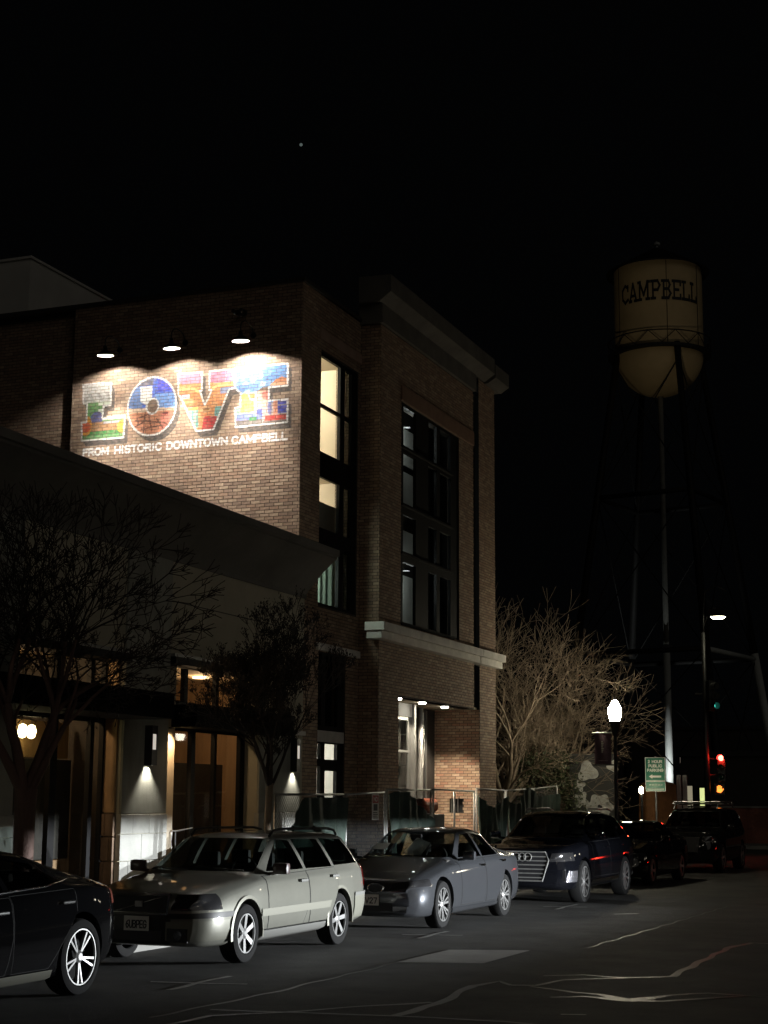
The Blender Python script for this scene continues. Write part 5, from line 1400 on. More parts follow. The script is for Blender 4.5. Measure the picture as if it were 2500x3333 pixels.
# ================================================================== trees
class Tree:
    def __init__(s, seed): s.r = random.Random(seed); s.seg = []; s.tips = []
    def rv(s, a): return Vector((s.r.uniform(-a, a), s.r.uniform(-a, a), s.r.uniform(-a, a)))
    def grow(s, p, d, L, r, depth, cfg):
        n = max(2, int(L / cfg['step']))
        q = p.copy(); d = d.normalized()
        pts = [(q.copy(), r)]
        for i in range(n):
            d = (d + s.rv(cfg['wander']) + Vector((0, 0, cfg['up'] * (1 if depth > 0 else .3)))).normalized()
            q = q + d * (L / n)
            rr = r * (1 - (1 - cfg['taper']) * (i + 1) / n)
            pts.append((q.copy(), rr))
            if depth < cfg['depth'] and depth >= cfg.get('sidefrom', 1) and i > 0 and s.r.random() < cfg['side']:
                ax = s.rv(1).cross(d).normalized()
                dd = (d + ax * s.r.uniform(.6, 1.1)).normalized()
                s.grow(q, dd, L * s.r.uniform(.35, .6), rr * .55, depth + 1, cfg)
        s.seg.append((pts, depth))
        if depth < cfg['depth']:
            k = s.r.choice(cfg['fork'])
            a0 = s.r.uniform(0, 6.28)
            ax = d.cross(Vector((0, 0, 1)));
            if ax.length < .1: ax = Vector((1, 0, 0))
            ax.normalize(); bx = d.cross(ax)
            for i in range(k):
                a = a0 + 6.283 * i / k + s.r.uniform(-.4, .4)
                dd = d + (ax * math.cos(a) + bx * math.sin(a)) * cfg['spread'] * s.r.uniform(.6, 1.25)
                s.grow(q, dd, L * s.r.uniform(*cfg['len']), pts[-1][1] * cfg['rad'], depth + 1, cfg)
        else: s.tips.append((q.copy(), d.copy()))
    def mesh(s, lo, hi, minr=0.0):
        V = []; F = []
        for pts, dep in s.seg:
            if not (lo <= dep <= hi): continue
            r = pts[0][1]
            n = 10 if r > .08 else 7 if r > .03 else 5 if r > .012 else 3
            prev = None
            for i, (p, rr) in enumerate(pts):
                rr = max(rr, minr)
                d = (pts[min(i + 1, len(pts) - 1)][0] - pts[max(i - 1, 0)][0])
                d = d.normalized() if d.length > 1e-6 else Vector((0, 0, 1))
                a = d.cross(Vector((.31, .77, .2))).normalized(); b = d.cross(a)
                base = len(V)
                for k in range(n):
                    t = 6.2832 * k / n
                    V.append(tuple(p + (a * math.cos(t) + b * math.sin(t)) * rr))
                if prev is not None:
                    for k in range(n): F.append((prev + k, prev + (k + 1) % n, base + (k + 1) % n, base + k))
                prev = base
        me = bpy.data.meshes.new('wood'); me.from_pydata(V, [], F); me.update()
        for p in me.polygons: p.use_smooth = True
        return me
def leaves_mesh(centres, size, rnd, per=1, spread=.05, up=0):
    V = []; F = []
    for c, d in centres:
        for _ in range(per):
            p = Vector(c) + Vector((rnd.uniform(-spread, spread), rnd.uniform(-spread, spread), rnd.uniform(-spread, spread)))
            a = Vector((rnd.uniform(-1, 1), rnd.uniform(-1, 1), rnd.uniform(-.6, 1) + up)).normalized()
            b = a.cross(Vector((rnd.uniform(-1, 1), rnd.uniform(-1, 1), rnd.uniform(-1, 1)))).normalized()
            l = size * rnd.uniform(.6, 1.3); wv = l * .38
            s_ = len(V)
            V += [tuple(p), tuple(p + a * l * .5 + b * wv * .5), tuple(p + a * l), tuple(p + a * l * .5 - b * wv * .5)]
            F.append((s_, s_ + 1, s_ + 2, s_ + 3))
    me = bpy.data.meshes.new('leaves'); me.from_pydata(V, [], F); me.update()
    return me

# large bare street tree at the left
t1 = Tree(11)
c1_ = dict(step=.15, wander=.13, up=.025, taper=.62, depth=7, side=.44, sidefrom=2, fork=(2, 3), spread=.52, len=(.58, .82), rad=.79)
base = Vector((-10.95, 16.22, .15))
fork = Vector((-10.95, 16.24, 1.95))
t1.seg.append(([(base, .165), (base + Vector((0, 0, .25)), .135), (base + Vector((.01, .01, .9)), .12), (base + Vector((0, .02, 1.5)), .128), (fork, .14)], 0))
for dx, dy, l, r in ((-.5, -.35, 1.0, .070), (-.12, .05, 1.15, .078), (.12, .38, 1.1, .072), (.32, .62, 1.15, .062), (-.25, -.1, 1.2, .06), (-.55, .4, 1.0, .06), (.45, .2, 1.0, .055)):
    t1.grow(fork - Vector((0, 0, .12)), Vector((dx, dy, 1.0)), l, r, 1, c1_)
T1 = empty('street_tree', base); tag(T1, 'large bare crape myrtle with reddish smooth trunk at the left edge', 'tree')
for nm, lo, hi, mt in (('trunk', 0, 0, 'bark'), ('limbs', 1, 2, 'bark'), ('crown', 3, 9, 'twig')):
    o = link(nm, t1.mesh(lo, hi, .005), MAT[mt], T1); o.location = -base
    if nm == 'crown': o['kind'] = 'stuff'

# smaller tree behind the estate car
t2 = Tree(5)
c2_ = dict(step=.12, wander=.12, up=.09, taper=.62, depth=6, side=.46, sidefrom=1, fork=(2, 3), spread=.46, len=(.58, .82), rad=.78)
base2 = Vector((-11.0, 22.85, .15)); f2 = base2 + Vector((.02, .03, 1.95))
t2.seg.append(([(base2, .075), (base2 + Vector((.01, 0, .6)), .062), (base2 + Vector((.0, .02, 1.3)), .058), (f2, .06)], 0))
for dx, dy, l, r in ((-.45, -.2, .80, .036), (.1, .35, .85, .034), (.4, .5, .75, .03), (-.1, -.45, .8, .034), (.35, -.25, .8, .032), (-.35, .35, .8, .03), (0, 0, .95, .032)):
    t2.grow(f2 - Vector((0, 0, .08)), Vector((dx, dy, .9)), l, r, 1, c2_)
T2 = empty('street_tree', base2); tag(T2, 'smaller upright street tree with dry leaf tufts behind the gold estate car', 'tree')
for nm, lo, hi, mt in (('trunk', 0, 0, 'pale_bark'), ('limbs', 1, 2, 'twig'), ('crown', 3, 9, 'twig')):
    o = link(nm, t2.mesh(lo, hi, .0045), MAT[mt], T2); o.location = -base2
    if nm == 'crown': o['kind'] = 'stuff'
rl_ = random.Random(4)
tips = t2.tips
o = link('dry_leaves', leaves_mesh([(p - d * k * .05, d) for p, d in tips for k in range(3)], .042, rl_, 3, .03, 1.2), MAT['dry_leaf'], T2); o.location = -base2; o['kind'] = 'stuff'
print('tips', len(t1.tips), len(t2.tips), sum(len(x[0]) for x in t1.seg), sum(len(x[0]) for x in t2.seg))

# bare trees behind the brick building, lit by the street lamp
for i, (lbl, bx, by, lean, seed, hgt, mt) in enumerate((
    ('bare tree with pale twisting branches lit by the globe street lamp', -12.75, 46.0, (.0, -.12), 21, 1.25, 'pale_bark'),
    ('tall bare tree close behind the right corner of the brick building', -13.6, 43.4, (.0, -.05), 33, 1.85, 'pale_bark'),
    ('bare tree in the dark between brick building and green sign', -14.6, 47.8, (.0, .0), 8, 1.0, 'pale_bark'))):
    t = Tree(seed)
    cfg = dict(step=.2, wander=.17, up=.03, taper=.55, depth=6, side=.36, sidefrom=1, fork=(2, 3), spread=.58, len=(.62, .87), rad=.75)
    b0 = Vector((bx, by, .15)); f0 = b0 + Vector((lean[0] * .6, lean[1] * .6, 1.7))
    t.seg.append(([(b0, .19), (b0 + Vector((0, 0, .6)), .15), (f0, .13)], 0))
    for k in range(7):
        a = 6.283 * k / 7 + seed
        t.grow(f0 - Vector((0, 0, .1)), Vector((math.cos(a) * .75 + lean[0], math.sin(a) * .75 + lean[1], .95)), hgt * t.r.uniform(.85, 1.2), .085, 1, cfg)
    R = empty('bare_tree', b0); tag(R, lbl, 'tree')
    for nm, lo, hi in (('trunk', 0, 0), ('limbs', 1, 2), ('crown', 3, 9)):
        o = link(nm, t.mesh(lo, hi, .005), MAT[mt if nm != 'trunk' else 'bark'], R); o.location = -b0
        if nm == 'crown': o['kind'] = 'stuff'

# evergreen shrub beside the lamp post
rs_ = random.Random(9)
sb = Vector((-12.75, 44.4, .15))
SH = empty('shrub', sb); tag(SH, 'loose dark evergreen shrub left of the globe lamp post', 'shrub')
cen = []
for k in range(420):
    a = rs_.uniform(0, 6.283); h = rs_.uniform(.2, 1) ** .7 * 3.0; rr = (1.35 - abs(h - 1.4) * .42) * rs_.uniform(.25, 1) ** .5
    c = sb + Vector((math.cos(a) * rr, math.sin(a) * rr, h))
    for j in range(9): cen.append((c + Vector((rs_.gauss(0, .13), rs_.gauss(0, .13), rs_.gauss(0, .13))), None))
o = link('foliage', leaves_mesh(cen, .11, rs_, 1, .03, -.4), MAT['leaf'], SH); o.location = -sb; o['kind'] = 'stuff'
m = MB()
for k in range(9):
    a = rs_.uniform(0, 6.283); m.tube([sb, sb + Vector((math.cos(a) * .3, math.sin(a) * .3, 1.0)), sb + Vector((math.cos(a) * .8, math.sin(a) * .8, 2.2))], [.035, .025, .01], 6)
put(m, 'stems', MAT['bark'], SH)

# ================================================================== construction fence
def fence_panel(label, y0, y1, z0, z1, x0=-11.5, x1=-11.5, scrim=None, wires=True, bottom=.2, mid=False):
    e = empty('fence_panel', (x0, y0, .15)); tag(e, label, 'fence', 'temporary fence along the pavement')
    A = Vector((x0, y0 + .02, 0)); B = Vector((x1, y1 - .02, 0)); D = B - A; L = D.length; D.normalize(); N = Vector((D.y, -D.x, 0))
    top = lambda t: z0 + (z1 - z0) * t
    pt = lambda t, z, n=0: tuple(A + (B - A) * t + N * n + Vector((0, 0, z)))
    for t in ((0, .5, 1) if mid else (0, 1)):
        m = MB(); m.tube([pt(t, .15), pt(t, top(t) + .02)], .021, 8); put(m, 'post', MAT['galv'], e, smooth=True)
    m = MB(); m.tube([pt(0, top(0)), pt(1, top(1))], .019, 8); put(m, 'top_rail', MAT['galv'], e, smooth=True)
    m = MB(); m.tube([pt(0, bottom), pt(1, bottom)], .017, 8); put(m, 'bottom_rail', MAT['galv'], e, smooth=True)
    if wires:
        m = MB(); h = min(z0, z1) - bottom; st = .085
        n = int((L + h) / st)
        for k in range(n):
            c = k * st
            for sg in (1, -1):
                a0 = max(0, c - h); a1 = min(L, c)
                if a1 <= a0: continue
                z_a = (c - a0); z_b = (c - a1)
                if sg < 0: z_a, z_b = h - z_a, h - z_b
                p, q = Vector(pt(a0 / L, bottom + z_a, .004 * sg)), Vector(pt(a1 / L, bottom + z_b, .004 * sg))
                d = (q - p).normalized(); u = d.cross(N) * .0022
                m.add([p - u, q - u, q + u, p + u, p + N * .003, q + N * .003], [(0, 1, 5, 4), (4, 5, 2, 3), (0, 3, 2, 1)])
        o = put(m, 'chain_mesh', MAT['wire'], e, recalc=False); o['kind'] = 'stuff'
    if scrim:
        nx, nz = 46, 14; V = []; F = []
        for j in range(nz + 1):
            for i in range(nx + 1):
                t = i / nx; v = j / nz
                zt = scrim(t) * (top(t) - bottom) + bottom; zb = bottom - .05
                z = zb + (zt - zb) * v
                nn = .045 + .035 * math.sin(t * 31 + v * 2.1) + .02 * math.sin(t * 67 + 1.3) * (1 - v * .3) + .03 * math.sin(v * 5 + t * 9)
                V.append(pt(t, z, nn))
        for j in range(nz):
            for i in range(nx): F.append((j * (nx + 1) + i, j * (nx + 1) + i + 1, (j + 1) * (nx + 1) + i + 1, (j + 1) * (nx + 1) + i))
        m = MB(); m.add(V, F); put(m, 'scrim', MAT['scrim'], e, smooth=True, recalc=False)
    return e
fence_panel('fence panel with sagging green netting right of the small tree', 24.15, 27.05, 1.93, 1.95, scrim=lambda t: min(.97, .45 + t * 1.5))
fence_panel('fence panel without netting that carries the warning sign', 27.12, 29.04, 1.95, 2.0, wires=True)
fence_panel('fence panel with a torn dark net slumping left of the lit pier', 29.12, 31.62, 2.05, 2.07, scrim=lambda t: .98 - .55 * max(0, t - .42) ** 1.1 - .35 * max(0, .12 - t))
fence_panel('bare fence panel in front of the lit brick pier', 31.72, 34.42, 2.08, 2.06, wires=False, mid=True)
fence_panel('fence panel with dark green net gathered in folds right of the lit pier', 34.55, 36.70, 2.12, 2.10, scrim=lambda t: .95 - .16 * math.sin(t * 3.1))
fence_panel('dark netted fence panel behind the large SUV windscreen', 36.76, 39.15, 2.10, 2.16, -11.5, -11.55, scrim=lambda t: .92 - .1 * math.sin(t * 6))
fence_panel('last fence panel at the far end beside the shrub', 39.2, 42.1, 2.16, 2.26, -11.55, -11.75, scrim=lambda t: .9)
SG = empty('warning_sign', (-11.36, 28.2, 1.72)); tag(SG, 'small white NO sign with red header hung on the fence', 'sign')
m = MB(); m.box(-11.363, -11.358, 28.04, 28.38, 1.49, 1.96); put(m, 'board', MAT['plate'], SG)
m = MB(); m.quad((-11.357, 28.06, 1.80), (-11.357, 28.36, 1.80), (-11.357, 28.36, 1.94), (-11.357, 28.06, 1.94)); put(m, 'red_header', MAT['ink_red'], SG, recalc=False)
put(seg_mesh(text_segs('NO', 28.11, 28.31, 1.825, .09, .02), .02, lambda a, b, k: (-11.3565 + .0003 * k, a, b)), 'lettering', MAT['plate'], SG, recalc=False)
m = MB(); m.quad((-11.357, 28.11, 1.66), (-11.357, 28.31, 1.66), (-11.357, 28.31, 1.78), (-11.357, 28.11, 1.78))
for k in range(4): m.quad((-11.357, 28.09, 1.52 + k * .033), (-11.357, 28.33 - .03 * (k % 2), 1.52 + k * .033), (-11.357, 28.33 - .03 * (k % 2), 1.535 + k * .033), (-11.357, 28.09, 1.535 + k * .033))
put(m, 'symbol', MAT['ink'], SG, recalc=False)
# roll of orange barrier mesh on a crate behind the fence
OB = empty('orange_roll', (-12.15, 33.1, .15)); tag(OB, 'roll of orange barrier mesh on a grey crate behind the fence', 'barrier roll')
m = MB(); m.cbox(-.30, .30, -.36, .36, .1, 1.42, .03); m.build('crate', M('crate_grey', (.12, .12, .115), .8, var=.25), OB)
m = MB(); pts = []
for k in range(90):
    a = k * .42; r = .05 + .0013 * k
    pts.append((math.cos(a) * r, math.sin(a) * r))
for k in range(len(pts) - 1):
    j = .012 * math.sin(k * 1.7)
    m.quad((pts[k][0], -.38 + j, 1.60 + pts[k][1]), (pts[k + 1][0], -.38 - j, 1.60 + pts[k + 1][1]), (pts[k + 1][0], .36 + j, 1.60 + pts[k + 1][1]), (pts[k][0], .36 - j, 1.60 + pts[k][1]))
m.build('rolled_mesh', MAT['orange'], OB, recalc=False)

# ================================================================== street furniture
def lamp_post(label, x, y, banner=False):
    e = empty('lamp_post', (x, y, .15)); tag(e, label, 'street lamp', 'globe lamp posts along the street')
    m = MB(); m.lathe([(.001, 0), (.19, 0), (.19, .12), (.15, .16), (.12, .5), (.075, .58), (.055, .62), (.047, 3.4), (.065, 3.45), (.11, 3.55), (.15, 3.72), (.17, 3.77), (.17, 3.80), (.001, 3.80)], (0, 0, 0), 16); m.build('pole', MAT['iron'], e, angle=35)
    m = MB(); m.lathe([(.12, 3.80), (.155, 3.92), (.175, 4.04), (.165, 4.14), (.115, 4.24), (.06, 4.33), (.001, 4.37)], (0, 0, 0), 24); m.build('globe', MAT['globe'] if banner else MAT['globe_dim'], e, smooth=True)
    m = MB(); m.lathe([(.04, 4.34), (.018, 4.40), (.026, 4.43), (.001, 4.47)], (0, 0, 0), 12); m.build('finial', MAT['iron'], e, smooth=True)
    if banner:
        for z in (2.66, 3.50):
            m = MB(); m.tube([(0, 0, z), (-.62, -.02, z)], .018, 8); m.build('banner_arm', MAT['sign_white'] if z > 3 else MAT['iron'], e)
        nx = 14; V = []; F = []
        for j in range(9):
            for i in range(nx + 1):
                t = i / nx; V.append((-.56 + .45 * t, -.02 + .018 * math.sin(t * 7 + j * .3), 2.68 + .80 * j / 8))
        for j in range(8):
            for i in range(nx): F.append((j * (nx + 1) + i, j * (nx + 1) + i + 1, (j + 1) * (nx + 1) + i + 1, (j + 1) * (nx + 1) + i))
        m = MB(); m.add(V, F); bn = m.build('banner', MAT['banner'], e, smooth=True, recalc=False)
        m = MB()
        for k in range(7): m.box(-.365, -.325 + .01 * (k % 3), -.047, -.045, 2.98 + k * .045, 3.01 + k * .045)
        m.build('banner_emblem', M('emblem', (.45, .42, .36), .7), bn)
        m = MB(); m.box(-.45, -.2, -.046, -.045, 2.76, 2.78); m.build('banner_line', M('emblem2', (.25, .18, .2), .7), bn)
    return e
lamp_post('lit globe street lamp with a dark purple banner on its post', -10.12, 41.98, True)
for y_, nm in ((8.5, 'first'), (17.5, 'second'), (27.0, 'third'), (36.5, 'fourth'), (46.0, 'fifth'), (56.0, 'last')):
    lamp_post('added unseen globe street lamp on the opposite pavement, ' + nm + ' of that row', 1.9 if y_ < 53 else 2.6, y_ if y_ < 53 else 52.4)  # lamps out of view, added for street light and glints on the cars

# green parking sign
PS_ = empty('parking_sign', (-10.64, 49.2, .15)); tag(PS_, 'green two hour public parking sign with a left arrow', 'sign')
m = MB(); m.tube([(0, .03, 0), (0, .03, 3.08)], .03, 8); m.build('post', MAT['galv'], PS_)
def plate_g(z0, z1, name):
    m = MB(); m.cbox(-.31, .31, -.006, .0, z0, z1, .003); p = m.build(name, MAT['sign_white'], PS_)
    m = MB(); m.box(-.292, .292, -.0075, -.0062, z0 + .018, z1 - .018); m.build('face', MAT['sign_green'], p)
    return p
pt_ = plate_g(2.34, 3.05, 'upper_plate')
for txt, a, b, z in (('2', -.22, -.16, 2.875), ('HOUR', -.10, .22, 2.875), ('PUBLIC', -.21, .21, 2.745), ('PARKING', -.25, .25, 2.615)):
    seg_mesh(text_segs(txt, a, b, z, .095, .022), .022, lambda x, zz, k: (x, -.0082 - .0004 * k, zz)).build('lettering', MAT['sign_white'], pt_, recalc=False)
m = MB(); m.prism([(-.20, 2.475), (-.09, 2.54), (-.09, 2.505), (.18, 2.505), (.18, 2.445), (-.09, 2.445), (-.09, 2.41)], -.0105, -.0085, 'y'); m.build('arrow', MAT['sign_white'], pt_)
pl_ = plate_g(2.03, 2.335, 'lower_plate')
m = MB(); rs2 = random.Random(2); x = -.2
while x < .2:
    l = rs2.uniform(.03, .07); m.quad((x, -.0085, 2.20), (x + l, -.0085, 2.205), (x + l, -.0085, 2.25), (x, -.0085, 2.245)); x += l + .018
m.quad((-.26, -.0085, 2.07), (.26, -.0085, 2.07), (.26, -.0085, 2.12), (-.26, -.0085, 2.12))
m.build('worn_lettering', M('sign_worn', (.35, .45, .38), .6), pl_, recalc=False)

# traffic signal with street light arm
TS = empty('traffic_signal', (-10.97, 59.5, .14)); tag(TS, 'traffic signal post with red light, walk signal and street light arm', 'traffic signal')
m = MB(); m.tube([(0, 0, 0), (0, 0, 4), (0, 0, 7.9)], [.12, .10, .07], 12); m.build('pole', MAT['iron'], TS, smooth=True)
m = MB(); m.tube([(0, 0, 7.7), (.05, -.1, 8.6), (.15, -.2, 9.4), (.6, -.3, 9.6), (.95, -.35, 9.35)], .035, 8); m.build('lamp_arm', MAT['iron'], TS, smooth=True)
m = MB(); m.lathe([(.30, 0), (.29, .05), (.17, .16), (.10, .28), (.05, .34), (.001, .35)], (.62, -.3, 8.42), 20); m.tube([(0, 0, 8.1), (.3, -.15, 8.75), (.62, -.3, 8.76)], .03, 8); lm_ = m.build('luminaire', MAT['iron'], TS, smooth=True)
m = MB(); m.lathe([(.28, .02), (.2, -.06), (.001, -.09)], (.62, -.3, 8.42), 16); m.build('lamp_lens', EMIT('luminaire_glow', (1, .95, .66), 14), lm_, smooth=True)
def head(root, x, y, z, lit, az=0.0):
    e = MB(); e.cbox(x - .15, x + .15, y - .1, y + .12, z - .52, z + .52, .03); h = e.build('signal_head', MAT['trim'], root)
    for k, c in enumerate(('red', 'amber', 'green')):
        zz = z + .34 - .34 * k
        v = MB()
        for i in range(10):
            a0 = math.pi * (-.15 + 1.3 * i / 10); a1 = math.pi * (-.15 + 1.3 * (i + 1) / 10)
            v.quad((x + .12 * math.cos(a0), y - .1, zz + .12 * math.sin(a0)), (x + .12 * math.cos(a1), y - .1, zz + .12 * math.sin(a1)), (x + .12 * math.cos(a1), y - .32, zz + .12 * math.sin(a1)), (x + .12 * math.cos(a0), y - .32, zz + .12 * math.sin(a0)))
        v.build('visor', MAT['trim'], h, recalc=False)
        v = MB(); v.lathe([(.001, -.02), (.07, -.012), (.105, 0)], (x, y - .10, zz), 16, 'y')
        mt = {'red': EMIT('signal_red', (1, .03, .02), 40), 'amber': MAT['orange'], 'green': EMIT('signal_green', (.1, 1, .7), 3)}[c] if c == lit else M('dark_' + c, {'red': (.06, .005, .005), 'amber': (.06, .03, .004), 'green': (.004, .05, .03)}[c], .3)
        v.build('signal_lens', mt, h, smooth=True)
    return h
h1 = head(TS, .48, .35, 2.98, 'red')
lamp('red_light', 'POINT', (.48, .02, 3.30), 40, (1, .03, .015), TS, .1, local=True)
for z_ in (3.3, 2.7):
    m = MB(); m.tube([(0, 0, z_), (.35, .35, z_)], .03, 8); m.build('bracket', MAT['iron'], TS)
m = MB(); m.cbox(.15, .57, .4, .62, 1.98, 2.42, .03); pw_ = m.build('walk_signal', MAT['trim'], TS)
m = MB()
for k in range(4): m.box(.28 + .045 * k, .315 + .045 * k, .375, .395, 2.20, 2.31 + .03 * math.sin(k * 1.1))
m.prism([(.27, 2.10), (.40, 2.07), (.46, 2.12), (.46, 2.20), (.28, 2.20)], .375, .395, 'y'); m.prism([(.46, 2.12), (.52, 2.2), (.50, 2.23), (.455, 2.18)], .375, .395, 'y')
m.build('hand_symbol', EMIT('hand_glow', (1, .22, .03), 3), pw_)
# upper head turned to the side street, seen from its side
hh = MB(); hh.cbox(.22, .44, -.15, .15, 5.0, 6.1, .03); h2 = hh.build('signal_head', MAT['trim'], TS)
for k in range(3):
    zz = 5.9 - .36 * k
    v = MB()
    v.lathe([(.12, 0), (.125, .24)], (.44, 0, zz), 16, 'x'); v.build('visor', MAT['alu'] if k < 2 else MAT['trim'], h2, recalc=False)
    v = MB(); v.lathe([(.001, .02), (.07, .012), (.105, 0)], (.446, 0, zz), 16, 'x'); v.build('signal_lens', EMIT('signal_teal', (.1, 1, .75), 1.2) if k == 2 else MAT['trim'], h2)
for a_, z_ in ((.25, 5.95), (.25, 5.2), (-.35, 5.65)):
    m = MB(); m.tube([(0, 0, z_), (a_, 0, z_)], .03, 8); m.build('bracket', MAT['alu'], TS)
h2.rotation_euler = (0, 0, -.7)

# ------------------------------------------------------------------ water tower
WT_ = empty('water_tower', (-22.9, 110.4, .14)); tag(WT_, 'tall water tower lettered CAMPBELL on its tan tank', 'water tower')
R_ = 3.12
m = MB(); m.lathe([(R_, 33.1), (R_, 39.2)], n=64); tk = m.build('tank', MAT['tank'], WT_, smooth=True)
m = MB(); m.lathe([(R_ * math.cos(a), 33.1 - 3.05 * math.sin(a)) for a in np.linspace(0, math.pi / 2 * .985, 14)], n=64); m.build('tank_bowl', MAT['tank'], WT_, smooth=True)
m = MB(); m.lathe([(R_ + .50, 39.0), (R_ + .55, 39.1), (.25, 41.05), (.001, 41.1)], n=64); m.build('tank_roof', MAT['tower_steel'], WT_)
m = MB(); m.lathe([(.08, 41.0), (.08, 41.2), (.25, 41.3), (.25, 41.45), (.001, 41.6)], n=12); m.build('finial', MAT['tower_pale'], WT_)
m = MB(); m.lathe([(R_ + .03, 32.85), (R_ + .50, 32.85), (R_ + .50, 33.05), (R_ + .03, 33.05)], n=64); m.build('walkway', MAT['tower_steel'], WT_)
m = MB(); n = 24; rr = R_ + .5
m.tube([(rr * math.cos(2 * math.pi * k / 64), rr * math.sin(2 * math.pi * k / 64), 33.95) for k in range(65)], .045, 6, False)
for k in range(n):
    a0, a1 = 2 * math.pi * k / n, 2 * math.pi * (k + 1) / n
    za, zb = (33.05, 33.95) if k % 2 else (33.95, 33.05)
    m.tube([(rr * math.cos(a0), rr * math.sin(a0), za), (rr * math.cos(a1), rr * math.sin(a1), zb)], .03, 5)
m.build('railing', MAT['tower_steel'], WT_)
for sgn in (-1.05, 1.05, 0.2):
    m = MB(); a = math.atan2(-1, .2) + sgn
    m.box(-.03, .03, -.02, .02, 34.4, 39.3) if False else m.tube([((R_ + .01) * math.cos(a), (R_ + .01) * math.sin(a), 33.2), ((R_ + .01) * math.cos(a), (R_ + .01) * math.sin(a), 39.1)], .025, 5); m.build('tank_seam', MAT['tower_steel'], WT_)
m = MB(); m.tube([(0, 0, 0), (0, 0, 12.2)], .25, 16); m.build('riser_lower', MAT['tower_pale'], WT_, smooth=True)
m = MB(); m.tube([(0, 0, 12.2), (0, 0, 30.6)], .19, 16); m.build('riser', M('riser_dim', (.22, .22, .20), .7, var=.2), WT_, smooth=True)  # upper pipe coloured dimmer, lower one pale, as the light falls
m = MB(); m.lathe([(.30, 12.0), (.48, 12.0), (.48, 12.4), (.30, 12.4)], n=16); m.build('riser_collar', MAT['tower_steel'], WT_)
legs = []
for a in (math.radians(34.4), math.radians(124.4), math.radians(214.4), math.radians(304.4)):
    # each leg stands on a wide footing and leans in to the tank
    tp = (R_ * math.cos(a), R_ * math.sin(a), 33.2); bt = ((R_ + 5.35) * math.cos(a), (R_ + 5.35) * math.sin(a), 0)
    legs.append((tp, bt))
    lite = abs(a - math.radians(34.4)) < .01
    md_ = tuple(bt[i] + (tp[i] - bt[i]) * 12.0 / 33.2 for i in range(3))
    m = MB(); m.tube([bt, md_], [.30, .28], 10); m.build('leg', MAT['tower_pale'] if lite else MAT['tower_steel'], WT_, smooth=True)  # lit lower leg coloured pale, unlit ones near-black
    m = MB(); m.tube([md_, tp], [.27, .22], 10); m.build('leg_upper', MAT['tower_steel'], WT_, smooth=True)
at = lambda L_, z: tuple(L_[1][i] + (L_[0][i] - L_[1][i]) * z / 33.2 for i in range(3))
for k in range(4):
    for z in (11.6, 22.5):
        m = MB(); m.tube([at(legs[k], z), at(legs[(k + 1) % 4], z)], .17, 8); m.build('strut', MAT['tower_pale'] if z < 12 and k in (3,) else MAT['tower_steel'], WT_, smooth=True)  # one strut coloured pale as lit, the rest dark as unlit
    for z0, z1 in ((.5, 11.6), (11.6, 22.5), (22.5, 32.0)):
        m = MB(); m.tube([at(legs[k], z0), at(legs[(k + 1) % 4], z1)], .045, 5); m.tube([at(legs[(k + 1) % 4], z0), at(legs[k], z1)], .045, 5); m.build('tie_rod', MAT['tower_steel'], WT_)
# lettering follows the round tank
def slab(ch, x):
    """serifed block letters as rectangles and slanted bars (x, z in letter units)"""
    st = {'C': [((.85, .85), (.5, 1)), ((.5, 1), (.12, .75)), ((.12, .75), (.12, .25)), ((.12, .25), (.5, 0)), ((.5, 0), (.85, .15)), ((.85, .95), (.85, .7))],
          'A': [((.1, 0), (.45, 1)), ((.45, 1), (.8, 0)), ((.25, .3), (.65, .3)), ((0, 0), (.25, 0)), ((.62, 0), (.95, 0))],
          'M': [((.1, 0), (.1, 1)), ((.1, 1), (.5, .25)), ((.5, .25), (.9, 1)), ((.9, 1), (.9, 0)), ((-.05, 0), (.25, 0)), ((.75, 0), (1.05, 0)), ((-.05, 1), (.15, 1)), ((.85, 1), (1.05, 1))],
          'P': [((.15, 0), (.15, 1)), ((.0, 1), (.6, 1)), ((.6, 1), (.8, .75)), ((.8, .75), (.6, .48)), ((.6, .48), (.15, .48)), ((0, 0), (.35, 0))],
          'B': [((.15, 0), (.15, 1)), ((0, 1), (.6, 1)), ((.6, 1), (.75, .77)), ((.75, .77), (.6, .53)), ((.6, .53), (.15, .53)), ((.6, .53), (.82, .27)), ((.82, .27), (.6, 0)), ((.6, 0), (0, 0))],
          'E': [((.15, 0), (.15, 1)), ((0, 1), (.8, 1)), ((.15, .5), (.6, .5)), ((0, 0), (.8, 0)), ((.8, 1), (.8, .8)), ((.8, 0), (.8, .2))],
          'L': [((.15, 0), (.15, 1)), ((0, 1), (.35, 1)), ((0, 0), (.8, 0)), ((.8, 0), (.8, .25))]}[ch]
    return [((x + a[0], a[1]), (x + b[0], b[1])) for a, b in st]
x = 0; segs = []
for ch in 'CAMPBELL':
    segs += slab(ch, x); x += {'M': 1.25, 'A': 1.08}.get(ch, 1.02)
span = math.radians(112); a_mid = math.atan2(-110.4, 22.9) + math.radians(3.5)
def onto(xx, zz, k):
    a = a_mid + (xx / x - .5) * span
    r = R_ + .035 + .002 * k
    return (r * math.cos(a), r * math.sin(a), 36.35 + zz * 1.25)
fine = []
for a, b in segs:
    for i in range(3): fine.append((((a[0] + (b[0] - a[0]) * i / 3), (a[1] + (b[1] - a[1]) * i / 3)), ((a[0] + (b[0] - a[0]) * (i + 1) / 3), (a[1] + (b[1] - a[1]) * (i + 1) / 3))))
seg_mesh(fine, .17, onto).build('lettering', MAT['ink'], tk, recalc=False)
